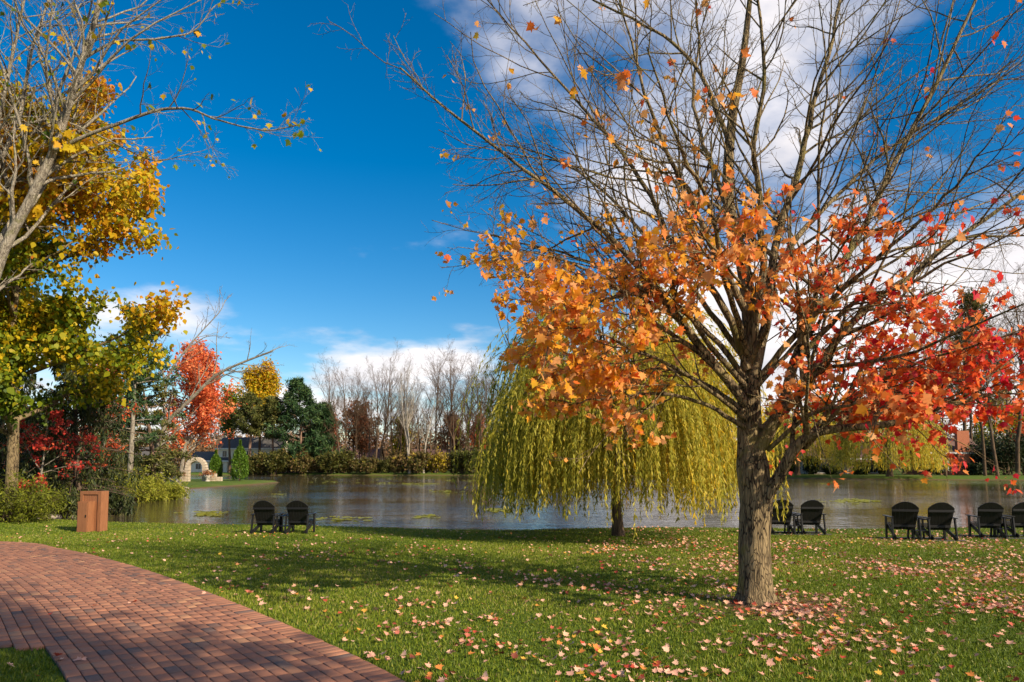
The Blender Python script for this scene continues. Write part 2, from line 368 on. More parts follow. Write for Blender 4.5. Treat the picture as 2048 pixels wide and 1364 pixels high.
t.links.new(c, b.inputs['Base Color']); b.inputs['Roughness'].default_value = .95; b.inputs['Specular IOR Level'].default_value = .1; bump(t, b, h2, .8, .04)
g = mk('ground', V, np.stack([k, k + 1, k + nx + 1, k + nx], -1), M['lawn'], smooth=True); g['kind'] = 'structure'
w = mk('water', [(-160, 15, WZ), (200, 15, WZ), (200, 175, WZ), (-160, 175, WZ)], np.array([(0, 1, 2, 3)]), M["water"]); w['kind'] = 'structure'

# ------------------------------------------------------------------ brick path
edge = [np.array(p) for p in ((-40, 24.2), (-29, 21.8), (-20, 18.9))] + [gpt(px, py)[:2] for px, py in ((0, 1085), (120, 1099), (250, 1130), (375, 1172), (500, 1222), (620, 1275), (800, 1364))] + [np.array(p) for p in ((.55, 3.3), (1.9, .6), (2.8, -3), (3.4, -8))]
CUR = catmull(edge, 900); TAN = nrm(np.gradient(CUR, axis=0)); NRM = np.stack([TAN[:, 1], -TAN[:, 0]], -1)   # towards the path
if NRM[500] @ np.array([-1, -1]) < 0: NRM = -NRM
PATCH_Y, PATCH_O = gpt(105, 1300)[1], 2.02
def path_off(x, y):
    """distance inside the path's outer edge (negative on the lawn side)"""
    out = np.empty(len(x))
    S = CUR[::4]; Nn = NRM[::4]
    for a_ in range(0, len(x), 20000):
        p = np.stack([x[a_:a_ + 20000], y[a_:a_ + 20000]], -1)
        d2 = ((p[:, None] - S[None]) ** 2).sum(-1); q = d2.argmin(1)
        out[a_:a_ + 20000] = ((p - S[q]) * Nn[q]).sum(1)
    return out
def is_brick(x, y, o): return (o > 0) & (o < 6.5) & ~((y < PATCH_Y) & (o > PATCH_O))
path = thing('path', '', '', (0, 0, 0)); del path['label'], path['category']; path['kind'] = 'structure'
oo = np.array([0.0, PATCH_O, 2.6, 6.5]); bedV = np.concatenate([np.c_[CUR + NRM * o_, lawn_z((CUR + NRM * o_)[:, 1]) + .016] for o_ in (0.0, 2.0, 4.2, 6.5)])
n9 = len(CUR); bi = np.arange(n9 - 1)
bq = np.concatenate([np.stack([bi, bi + 1, bi + n9 + 1, bi + n9], -1) + n9 * e for e in range(3)]); cen_ = bedV[bq].mean(1)
hit = (bq // n9).min(1) >= 1; bq = bq[~(hit & (cen_[:, 1] < PATCH_Y))]
mk('joint_bed', bedV, bq, M['sand'], path)
def brick_mesh(tint, L_=.2005, W_=.0975, H_=.05, b_=.003):
    l, w_ = L_ / 2, W_ / 2
    V = [(sx * l, sy * w_, 0) for sx, sy in ((-1, -1), (1, -1), (1, 1), (-1, 1))] + [(sx * l, sy * w_, H_ - b_) for sx, sy in ((-1, -1), (1, -1), (1, 1), (-1, 1))] + [(sx * (l - b_), sy * (w_ - b_), H_) for sx, sy in ((-1, -1), (1, -1), (1, 1), (-1, 1))]
    F = [(8, 9, 10, 11)] + [(a_, (a_ + 1) % 4, 4 + (a_ + 1) % 4, 4 + a_) for a_ in range(4)] + [(4 + a_, 4 + (a_ + 1) % 4, 8 + (a_ + 1) % 4, 8 + a_) for a_ in range(4)]
    return np.array(V), np.array(F), np.full(12, tint)
brng = np.random.default_rng(3); BR = []
def row(o_, step, turn, ph=0.0):
    C = CUR + NRM * o_; s = np.r_[0, np.cumsum(np.hypot(*np.diff(C, axis=0).T))]
    q = np.arange(ph * step + brng.normal(0, .012), s[-1], step)
    x = np.interp(q, s, C[:, 0]); y = np.interp(q, s, C[:, 1]); tx = np.interp(q, s, TAN[:, 0]); ty = np.interp(q, s, TAN[:, 1])
    a_ = np.arctan2(ty, tx) + turn
    return np.stack([x, y, a_, np.full(len(x), o_)], -1)
BR.append(row(.103, .1035, math.pi / 2))
o_ = .262
nr = 0
while o_ < 6.3: BR.append(row(o_, .2020, 0, .5 * (nr % 2))); o_ += .1055; nr += 1
BR = np.concatenate(BR)
off_ = path_off(BR[:, 0], BR[:, 1])
ok = is_brick(BR[:, 0], BR[:, 1], np.maximum(BR[:, 3], .01)) & (np.abs(off_ - BR[:, 3]) < .12) & (BR[:, 1] > 2.2) & (np.abs(BR[:, 0]) < BR[:, 1] * .86 + 1.2)
BR = BR[ok]; BR = BR[np.argsort(np.hypot(BR[:, 0], BR[:, 1]))]
BT = np.clip(brng.choice([.05, .25, .38, .5, .60, .72, .9], len(BR), p=[.05, .10, .22, .27, .21, .11, .04]) + brng.normal(0, .05, len(BR)), 0, 1)
BZ = lawn_z(BR[:, 1]) - .022 + brng.normal(0, .0022, len(BR)); BTILT = brng.normal(0, .007, (len(BR), 2))
inview = (BR[:, 1] > 5.15) & (np.abs(BR[:, 0]) < BR[:, 1] * .735)
sel = np.where(inview)[0][:300]; rest = np.setdiff1d(np.arange(len(BR)), sel)
tints = np.linspace(0, 1, 12); bmesh_ = []
for t_ in tints:
    o = mk('brick', *brick_mesh(t_)[:2], M['paver'], path, tint=brick_mesh(t_)[2]); bmesh_.append(o.data); bpy.data.objects.remove(o)
for q in sel:
    ref('brick', bmesh_[int(round(BT[q] * 11))], path, (BR[q, 0], BR[q, 1], BZ[q]), (BTILT[q, 0], BTILT[q, 1], BR[q, 2]))
bv, bf, _ = brick_mesh(0)
ca, sa = np.cos(BR[rest, 2]), np.sin(BR[rest, 2]); Z0 = np.zeros_like(ca); tl = BTILT[rest]
Mr = np.stack([np.stack([ca, -sa, Z0], -1), np.stack([sa, ca, Z0], -1), np.stack([tl[:, 1], tl[:, 0], Z0 + 1], -1)], 1)
VV = np.einsum('nij,kj->nki', Mr, bv) + np.c_[BR[rest, :2], BZ[rest]][:, None]
o = mk('brick_paving', VV.reshape(-1, 3), ((np.arange(len(rest)) * 12)[:, None, None] + bf[None]).reshape(-1, 4), M['paver'], path, tint=np.repeat(BT[rest], 12)); o['kind'] = 'stuff'

# ------------------------------------------------------------------ lawn grass
grng = np.random.default_rng(11)
NB = 760000
d_ = 4.3 * (27.0 / 4.3) ** grng.random(NB); xx = grng.uniform(-.86, .86, NB) * d_ + grng.normal(0, .3, NB)
keep = grng.random(NB) < np.clip(d_ / 14, .36, 1.0)
xx, d_ = xx[keep], d_[keep]
po = path_off(xx, d_); s_ = pond_sd(xx, d_)
keep = ~is_brick(xx, d_, po + .0) & (s_ > .05)
keep &= grng.random(len(xx)) < np.clip(np.hypot(xx - MAPLE_XY[0] - .2, d_ - MAPLE_XY[1] + .1) / 1.1 - .25, .06, 1)
xx, d_, po = xx[keep], d_[keep], po[keep]
nb = len(xx); bz = ground_z(xx, d_)
patchn = np.sin(xx * 1.3 + 2 * np.sin(d_ * .7)) * np.sin(d_ * 1.1 + 1.5 * np.sin(xx * .6)) * .5 + .5
hgt = grng.uniform(.018, .044, nb) * (.8 + .5 * patchn); az = grng.uniform(0, 2 * math.pi, nb); lean = np.abs(grng.normal(0, .55, nb))
wd = .0035 + .00055 * d_
ux, uy = np.cos(az), np.sin(az); la = grng.uniform(0, 2 * math.pi, nb)
base = np.stack([xx, d_, bz - .004], -1); side = np.stack([ux, uy, np.zeros(nb)], -1) * wd[:, None]
tip = base + np.stack([np.cos(la) * hgt * lean, np.sin(la) * hgt * lean, hgt], -1)
GV = np.stack([base - side, base + side, tip], 1).reshape(-1, 3)
lowf = np.sin(xx * .45 + 1.2 * np.sin(d_ * .33 + 2)) * np.sin(d_ * .52 + xx * .21) * .5 + .5
gt = np.clip(grng.normal(.44, .19, nb) + .22 * (patchn - .5) + .34 * (lowf - .5) + (grng.random(nb) < .05) * .5, 0, 1)
o = mk('grass', GV, np.arange(nb * 3).reshape(-1, 3), M['grass'], tint=np.repeat(gt, 3)); o['kind'] = 'stuff'
tag(o, 'short green lawn grass between the brick path and the pond', 'grass')

# ------------------------------------------------------------------ fallen leaves
lrng = np.random.default_rng(23)
NL = 150000
d_ = 4.6 * (24.0 / 4.6) ** (lrng.random(NL) ** .75); xx = lrng.uniform(-.85, .85, NL) * d_
cl = np.sin(xx * .9 + 1.7 * np.sin(d_ * .55 + 1)) * np.sin(d_ * .8 + 1.3 * np.sin(xx * .7)) * .5 + .5
cl2 = np.sin(xx * 2.9 + 2 * np.sin(d_ * 2.1)) * np.sin(d_ * 2.5 + 1.1 * np.sin(xx * 2.3)) * .5 + .5
rel = (xx - (-.5)) / 4.5
dens = np.clip(.24 + .76 * np.clip(rel, 0, 1), .05, 1) * (.05 + .95 * cl ** 2) * (.12 + .88 * cl2 ** 1.5)
dens *= np.where((d_ > 17) & (xx < 3), .8, 1)
keep = lrng.random(NL) < dens * .62
xx, d_ = xx[keep], d_[keep]; po = path_off(xx, d_); s_ = pond_sd(xx, d_)
keep = (s_ > .1) & ((po < -.03) | (lrng.random(len(xx)) < .035))
xx, d_, po = xx[keep], d_[keep], po[keep]
# a few on the small lawn corner
ex = lrng.uniform(-4.6, -3.5, 14); ey = lrng.uniform(5.2, 6.2, 14)
xx = np.r_[xx, ex]; d_ = np.r_[d_, ey]; po = np.r_[po, np.full(14, 3.)]
nl = len(xx); zz_ = ground_z(xx, d_) + np.where((po > 0) & (po < 2), .034, lrng.uniform(.028, .05, nl))
lt_ = np.clip(np.where(lrng.random(nl) < .5, lrng.normal(.57, .15, nl), lrng.random(nl) ** .8), 0, 1)
lsz = lrng.uniform(.034, .068, nl)
M3 = np.empty((nl, 3, 3)); nz = nrm(np.stack([lrng.normal(0, .38, nl), lrng.normal(0, .38, nl), np.ones(nl)], -1)); q = lrng.normal(0, 1, (nl, 3))
yv = nrm(q - nz * (q * nz).sum(1, keepdims=True)); M3[:, :, 0] = np.cross(yv, nz); M3[:, :, 1] = yv; M3[:, :, 2] = nz
curl = MAPLE[0].copy(); curl[:, 2] = .5 * np.abs(curl[:, 0]) ** 1.3 - .10 + .25 * (curl[:, 1] - .4) ** 2; curl[:, 1] -= .45
order = np.argsort(d_); infr = order[(d_[order] > 5.25) & (np.abs(xx[order]) < d_[order] * .72)][:300]; rest = np.setdiff1d(np.arange(nl), infr)
VV = np.einsum('nij,kj->nki', M3[rest], curl) * lsz[rest][:, None, None] + np.stack([xx, d_, zz_], -1)[rest][:, None]
nk = len(curl)
o = mk('fallen_leaves', VV.reshape(-1, 3), ((np.arange(len(rest)) * nk)[:, None, None] + MAPLE[1][None]).reshape(-1, 3), M['fallen'], tint=np.repeat(lt_[rest], nk)); o['kind'] = 'stuff'
tag(o, 'scattered dry maple leaves littering the lawn further out', 'leaves')
lm = []
KN = [('yellow', 0.05), ('orange', .2), ('pale pink', .45), ('dusty pink', .68), ('red', .85), ('dark brown', 1.0)]
for _, t_ in KN:
    o = mk('fallen_leaf', curl, MAPLE[1], M['fallen'], tint=np.full(nk, t_)); lm.append(o.data); bpy.data.objects.remove(o)
from mathutils import Matrix
for q in infr:
    kk = int(np.argmin([abs(lt_[q] - t_) for _, t_ in KN]))
    o = bpy.data.objects.new('fallen_leaf', lm[kk]); COL.objects.link(o)
    mm = Matrix(M3[q].tolist()).to_4x4(); o.matrix_world = Matrix.Translation((xx[q], d_[q], zz_[q])) @ mm @ Matrix.Scale(float(lsz[q]), 4)
    where = 'on the brick path' if 0 < po[q] < 2 else ('on the small grass corner inside the path' if po[q] >= 2 else 'on the lawn')
    tag(o, f'{KN[kk][0]} curled fallen maple leaf lying {where}', 'leaf', f'{KN[kk][0]} fallen leaves {where}')

# ------------------------------------------------------------------ foreground maple
def limb_mesh(P0, R0, rng, spec, sides0):
    """a limb with its own side branches and twigs; returns mesh and twig batches"""
    P, Rr = P0[None], R0[None]; L = np.array([np.linalg.norm(np.diff(P0, axis=0), axis=1).sum()])
    parts = [tubes(P, Rr, sides0)]; lv = []
    for (k_, t0, t1, ang, lf, rf, n, up, wig, rmin, sd_) in spec:
        kk = max(2, int(round(k_ * L[0]))) if len(lv) == 0 else int(k_)
        P, Rr, L = spawn(P, Rr, L, rng, kk, t0, t1, ang, lf, rf, n, up, wig, rmin)
        lv.append(P); parts.append(tubes(P, Rr, sd_))
    V, F = join(parts)
    return V, F, lv
mrng = np.random.default_rng(5)
MD = MAPLE_XY[1]; mz = gz(*MAPLE_XY)
maple = thing('maple_tree', 'half bare maple with orange and red leaves and thick forked trunk on lawn', 'tree', (0, 0, 0))
def ppath(pts, dend, n, d0=None):
    m_ = len(pts); d0 = MD if d0 is None else d0
    return catmull([at(px, py, d0 + dend * (q / (m_ - 1)) ** 1.2) for q, (px, py) in enumerate(pts)], n)
TR = ppath([(1514, 1222), (1511, 1150), (1509, 1080), (1512, 1000), (1503, 920), (1498, 840), (1499, 760), (1502, 680), (1497, 600), (1484, 520), (1457, 400), (1463, 250), (1488, 100), (1508, -100), (1520, -350)], .5, 60)
tt = np.linspace(0, 1, 60); hz = TR[:, 2] - mz
rad = np.interp(hz, [-.1, 0, .12, .35, .8, 1.25, 1.6, 1.9, 2.4, 3.2, 3.7, 4.8, 6.5, 9], [.30, .25, .205, .19, .182, .19, .185, .155, .140, .108, .095, .075, .055, .015])
TV, TF = tubes(TR[None], rad[None], 28)
TV = TV.reshape(60, 28, 3); cen = TR[:, None]; th = np.arange(28) / 28 * 2 * math.pi
rr = 1 + .045 * np.sin(th * 3 + 1)[None] * np.clip(1.6 - hz, .1, 1)[:, None] + .03 * np.sin(th * 7 + hz[:, None] * 2.2) + mrng.normal(0, .012, (60, 28))
rr += .13 * np.exp(-((hz - 1.62) / .16) ** 2)[:, None] * (np.cos(th - 4.2)[None] > -.2) * mrng.uniform(.3, 1.2, (60, 28))
rr += .12 * np.exp(-((hz - .02) / .16) ** 2)[:, None] * np.sin(th * 5 + .6)[None]
TV = cen + (TV - cen) * rr[..., None]
mk('trunk', TV.reshape(-1, 3), TF, M['maple_bark'], maple, smooth=True)
LIMBS = [
 ([(1512, 1030), (1545, 975), (1588, 908), (1625, 880), (1720, 862), (1800, 850), (1900, 820), (2048, 785), (2200, 740)], -1.0, .088),
 ([(1605, 893), (1645, 855), (1690, 800), (1725, 730), (1800, 600), (1860, 500)], .8, .05),
 ([(1502, 925), (1545, 855), (1600, 790), (1640, 730), (1700, 650), (1800, 560), (1900, 480), (2048, 380), (2200, 260)], -.6, .085),
 ([(1530, 880), (1575, 785), (1600, 700), (1650, 590), (1720, 480), (1790, 330), (1880, 150), (1960, -30), (2020, -200)], .8, .078),
 ([(1499, 790), (1530, 650), (1545, 500), (1590, 340), (1620, 200), (1660, 50), (1700, -150)], .3, .075),
 ([(1500, 720), (1520, 560), (1512, 420), (1502, 300), (1520, 150), (1500, 0), (1490, -200)], -1.0, .06),
 ([(1495, 810), (1440, 740), (1390, 670), (1340, 610), (1290, 545), (1220, 470), (1130, 400), (1040, 340), (900, 240), (800, 150)], -.5, .066),
 ([(1497, 740), (1460, 640), (1410, 560), (1350, 500), (1290, 380), (1230, 290), (1150, 200), (1050, 100), (960, 0)], .8, .055),
 ([(1490, 620), (1430, 500), (1400, 420), (1350, 330), (1310, 230), (1270, 100), (1230, -50)], -1.2, .05),
 ([(1490, 855), (1400, 805), (1300, 785), (1200, 790), (1140, 798)], -1.0, .034),
 ([(1490, 825), (1420, 770), (1330, 735), (1250, 740), (1150, 720), (1080, 700)], .9, .032),
 ([(1493, 775), (1420, 690), (1370, 620), (1300, 580), (1200, 600), (1110, 610), (1040, 570)], -1.2, .04),
 ([(1458, 420), (1420, 330), (1390, 200), (1400, 80), (1380, -80)], 1.0, .04),
 ([(1515, 600), (1600, 470), (1680, 390), (1780, 300), (1900, 230), (2048, 130)], 1.2, .045),
 ([(1590, 720), (1700, 620), (1800, 590), (1950, 520), (2100, 450)], -1.6, .04),
 ([(1500, 720), (1450, 560), (1420, 420), (1350, 250), (1300, 80)], -2.6, .045),
 ([(1515, 760), (1620, 640), (1750, 520), (1900, 380), (2000, 250)], -2.2, .045),
 ([(1492, 720), (1400, 600), (1300, 480), (1180, 360), (1060, 300), (960, 280)], 2.6, .042),
 ([(1520, 860), (1620, 780), (1740, 760), (1850, 720), (2000, 700)], 2.2, .04),
 ([(1490, 800), (1400, 705), (1300, 640), (1200, 560), (1100, 520), (1010, 505)], -.4, .042),
 ([(1492, 760), (1400, 640), (1280, 560), (1160, 505), (1060, 470), (985, 450)], 1.4, .040),
 ([(1492, 840), (1400, 760), (1290, 700), (1180, 660), (1080, 650)], -1.9, .032),
 ([(1500, 730), (1530, 640), (1470, 560), (1410, 490), (1380, 430)], -2.4, .030),
 ([(1508, 780), (1600, 670), (1640, 560), (1700, 470), (1730, 420)], -1.7, .034),
 ([(1535, 900), (1620, 830), (1700, 800), (1780, 800), (1850, 790)], -2.2, .032),
 ([(1465, 300), (1400, 150), (1300, 60), (1150, -20), (1000, -80)], .5, .035),
 ([(1610, 895), (1700, 800), (1800, 740), (1950, 700), (2100, 640)], -1.8, .035),
]
SPEC = [(4.4, .22, 1.0, .78, .40, .50, 8, .035, .12, .006, 6), (6, .15, 1.0, .74, .48, .55, 6, .025, .14, .003, 4), (5, .15, 1.0, .72, .5, .6, 5, .015, .16, .002, 3)]
twigs = []
for pts, de, r0 in LIMBS:
    P0 = ppath(pts, de, 26); L0 = np.linalg.norm(np.diff(P0, axis=0), axis=1).sum()
    P0[3:] += np.cumsum(mrng.normal(0, .012, (23, 3)), 0)
    R0 = r0 * (1 - np.linspace(0, 1, 26) ** .8 * .86)
    V_, F_, lv = limb_mesh(P0, R0, mrng, SPEC, 10)
    mk('limb', V_, F_, M['maple_bark'], maple, smooth=True); twigs.append(lv[2].reshape(-1, 5, 3)); twigs.append(lv[1][:, ::1][:, [0, 1, 3, 4, 5]])
TW = np.concatenate(twigs)
ends = TW[:, -1]; zr = ends[:, 2] - mz + np.clip((ends[:, 0] - MAPLE_XY[0]) * .35, -.15, .75)
pr = np.interp(zr, [1.4, 1.9, 2.3, 3.7, 4.3, 5.0, 9], [.3, .9, 1, .85, .26, .022, .008])
cl = np.sin(ends[:, 0] * 2.1 + np.sin(ends[:, 1] * 1.7)) * np.sin(ends[:, 2] * 2.4 + ends[:, 0]) * .5 + .5
pr *= .25 + .95 * cl
pick = TW[mrng.random(len(TW)) < pr * .62]
nper = mrng.integers(2, 6, len(pick)); idx = np.repeat(np.arange(len(pick)), nper)
LP = pick[idx, -1] + (pick[idx, -2] - pick[idx, -1]) * mrng.uniform(0, 1.2, len(idx))[:, None] + mrng.normal(0, .05, (len(idx), 3)) - np.array([0, 0, .03])
lx = (LP[:, 0] - MAPLE_XY[0])
ltint = np.clip(np.interp(lx, [-4, -1.5, 0, 1.2, 4], [.22, .32, .45, .66, .80]) + mrng.normal(0, .16, len(LP)) + .15 * (mrng.random(len(LP)) < .06), 0, 1)
lsize = np.clip(mrng.normal(.070, .016, len(LP)), .04, .10)
near_ = np.argsort(np.hypot(np.hypot(LP[:, 0], LP[:, 1]), LP[:, 2] - 1.65) - lsize * 8)
pxx = 1024 + LP[:, 0] / LP[:, 1] * F_PX; pyy = HOR - (LP[:, 2] - 1.65) / LP[:, 1] * F_PX
near_ = [q for q in near_ if 0 < pxx[q] < 2040 and 10 < pyy[q] < 1000][:300]; rest = np.setdiff1d(np.arange(len(LP)), near_)
V_, F_, t_ = leaves(LP[rest], mrng, MAPLE, .068, ltint[rest], .75)
o = mk('foliage', V_, F_, M['maple_leaf'], maple, tint=t_); o['kind'] = 'stuff'
lmesh = []
for q in range(14):
    cv = MAPLE[0].copy(); cv[:, 2] += mrng.uniform(-.25, .3) * np.abs(cv[:, 0]) + mrng.uniform(-.25, .15) * cv[:, 1] ** 2
    o = mk('leaf', cv, MAPLE[1], M['maple_leaf'], tint=np.full(len(cv), q / 13)); lmesh.append(o.data); bpy.data.objects.remove(o)
rm = rots(len(near_), mrng, .75)
for q, k_ in enumerate(near_):
    o = bpy.data.objects.new('leaf', lmesh[int(round(ltint[k_] * 13))]); COL.objects.link(o); o.parent = maple
    o.matrix_local = Matrix.Translation(LP[k_].tolist()) @ Matrix(rm[q].tolist()).to_4x4() @ Matrix.Scale(float(lsize[k_]), 4)

# ------------------------------------------------------------------ tree builders
def skeleton(rng, H, r0, nl, lean=(0, 0), t0=.3, ang=.6, lf=.55, up=.06, lv2=7, lv3=5, wig=.08, lv4=0):
    P, Rr = integrate(np.zeros((1, 3)), np.array([[lean[0], lean[1], 1.0]]), np.array([H * 1.0]), np.array([r0]), np.array([r0 * .12]), 12, .03, wig * .5, rng)
    L = np.array([H]); P1, R1, L1 = spawn(P, Rr, L, rng, nl, t0, .97, ang, lf, .55, 8, up, wig, r0 * .06)
    P2, R2, L2 = spawn(P1, R1, L1, rng, lv2, .2, 1, .6, .5, .55, 6, up * .7, wig * 1.3, r0 * .03)
    P3, R3, L3 = spawn(P2, R2, L2, rng, lv3, .15, 1, .65, .5, .6, 4, up * .5, wig * 1.5, r0 * .022)
    out = [(P, Rr), (P1, R1), (P2, R2), (P3, R3)]
    if lv4:
        P4, R4, _ = spawn(P3, R3, L3, rng, lv4, .1, 1, .6, .55, .65, 4, up * .5, wig * 1.5, r0 * .018); out.append((P4, R4))
    return out
def tree(name, label, x, y, rng, H, r0, bark, leafm=None, nleaf=0, lsize=.2, tpl=RHOMB, tintf=None, group=None, jit=.25, down=.4, cat='tree', scale_crown=1.0, **kw):
    sk = skeleton(rng, H, r0, **kw)
    root = thing(name, label, cat, (x, y, gz(x, y) - .05), 0, group)
    V_, F_ = tubes(*sk[0], 10); mk('trunk', V_, F_, bark, root, smooth=True)
    V_, F_ = join([tubes(p, r, s_) for (p, r), s_ in zip(sk[1:], (6, 4, 3, 3))]); o = mk('branches', V_, F_, bark, root, smooth=True)
    if leafm:
        pts = along(np.concatenate([sk[3][0], sk[3][0]]), rng, nleaf, .1, 1.1, jit)
        ti = tintf(pts, rng) if tintf else rng.random(nleaf)
        V_, F_, t_ = leaves(pts, rng, tpl, lsize, np.clip(ti, 0, 1), down)
        o = mk('crown', V_, F_, leafm, root, tint=t_); o['kind'] = 'stuff'
    return root
def put(root, x, y, rz=0, s=1.0, label=None, group=None):
    c = copy_tree(root); c.location = (x, y, gz(x, y) - .05); c.rotation_euler = (0, 0, rz); c.scale = (s,) * 3 if np.isscalar(s) else s
    if label: c['label'] = label
    if group: c['group'] = group
    return c
def conifer(name, label, x, y, rng, H, rad_, bark, leafm, t0=.15, whorls=22, per=6, tufts=9, needles=14, nl=.32, droop=-.05, power=.8, lean=(0, 0), group=None, r0=.22, hang=0.0, gap=0.0):
    root = thing(name, label, 'tree', (x, y, gz(x, y) - .05), 0, group)
    P, Rr = integrate(np.zeros((1, 3)), np.array([[lean[0], lean[1], 1.0]]), np.array([H * .98]), np.array([r0]), np.array([.02]), 14, .02, .02, rng)
    V_, F_ = tubes(P, Rr, 10); mk('trunk', V_, F_, bark, root, smooth=True)
    n = whorls * per; t = np.repeat(np.linspace(t0, .97, whorls), per) + rng.normal(0, .008, n)
    f = np.clip(t, 0, .999) * 13; i_ = np.minimum(f.astype(int), 12); fr = (f - i_)[:, None]; s = P[0, i_] * (1 - fr) + P[0, i_ + 1] * fr
    a_ = rng.uniform(0, 2 * math.pi, n); rel = (t - t0) / (1 - t0)
    prof = np.where(rel < .25, .65 + 1.4 * rel, 1.0 * ((1 - rel) / .75) ** power + .06)
    ln = rad_ * prof * np.clip(rng.normal(.95, .22, n), .4, 1.4); kp = rng.random(n) > gap
    d = np.stack([np.cos(a_), np.sin(a_), .10 + .5 * rel], -1)
    P1, R1 = integrate(s[kp], d[kp], ln[kp], np.full(kp.sum(), r0 * .2), np.full(kp.sum(), .012), 7, droop, .05, rng)
    P2, R2, L2 = spawn(P1, R1, ln[kp], rng, 5, .3, 1, .75, .4, .5, 4, .02, .08, .008, flat=.7)
    V_, F_ = join([tubes(P1, R1, 4), tubes(P2, R2, 3)]); mk('branches', V_, F_, bark, root)
    nt_ = len(P1) * tufts
    c_ = np.concatenate([along(P1, rng, nt_ // 2, .35, 1.02), along(P2, rng, nt_, .25, 1.05)])
    pts = np.repeat(c_, needles, 0) + rng.normal(0, nl * .22, (len(c_) * needles, 3))
    ti = np.repeat(rng.normal(.5, .2, len(c_)), needles) + rng.normal(0, .15, len(pts))
    ax = None
    if hang: pts[:, 2] -= np.abs(rng.normal(0, hang, len(pts)))
    V_, F_, t_ = leaves(pts, rng, (NARROW[0] * np.array([1.0, 1, 1]), NARROW[1]), nl, np.clip(ti, 0, 1), .1 if not hang else 1.4)
    o = mk('crown', V_, F_, leafm, root, tint=t_); o['kind'] = 'stuff'
    return root
def shrub(name, label, x, y, rng, H, rx, leafm, n=2600, size=.12, tint=(.5, .2), group=None, tpl=RHOMB, ns=26, up=.02, bark='dark_bark', cat='shrub', down=.1):
    root = thing(name, label, cat, (x, y, gz(x, y) - .04), 0, group)
    a_ = rng.uniform(0, 2 * math.pi, ns); q = rng.uniform(.15, 1.0, ns)
    P, Rr = integrate(np.stack([np.cos(a_), np.sin(a_), np.zeros(ns)], -1) * rx * .15, np.stack([np.cos(a_) * q * rx / H * 1.1, np.sin(a_) * q * rx / H * 1.1, np.ones(ns)], -1), H * rng.uniform(.7, 1.05, ns), np.full(ns, .02 + H * .006), np.full(ns, .006), 7, up, .10, rng)
    P2, R2, _ = spawn(P, Rr, np.full(ns, H), rng, 7, .15, 1, .6, .38, .5, 5, up, .12, .004)
    V_, F_ = join([tubes(P, Rr, 4), tubes(P2, R2, 3)]); mk('stem', V_, F_, M[bark], root)
    pts = along(np.concatenate([P2, P2[:, :, :]]), rng, n, .05, 1.1, H * .05); pts[:, 2] = np.maximum(pts[:, 2], .05)
    V_, F_, t_ = leaves(pts, rng, tpl, size, np.clip(rng.normal(tint[0], tint[1], n), 0, 1), down)
    o = mk('crown', V_, F_, leafm, root, tint=t_); o['kind'] = 'stuff'
    return root
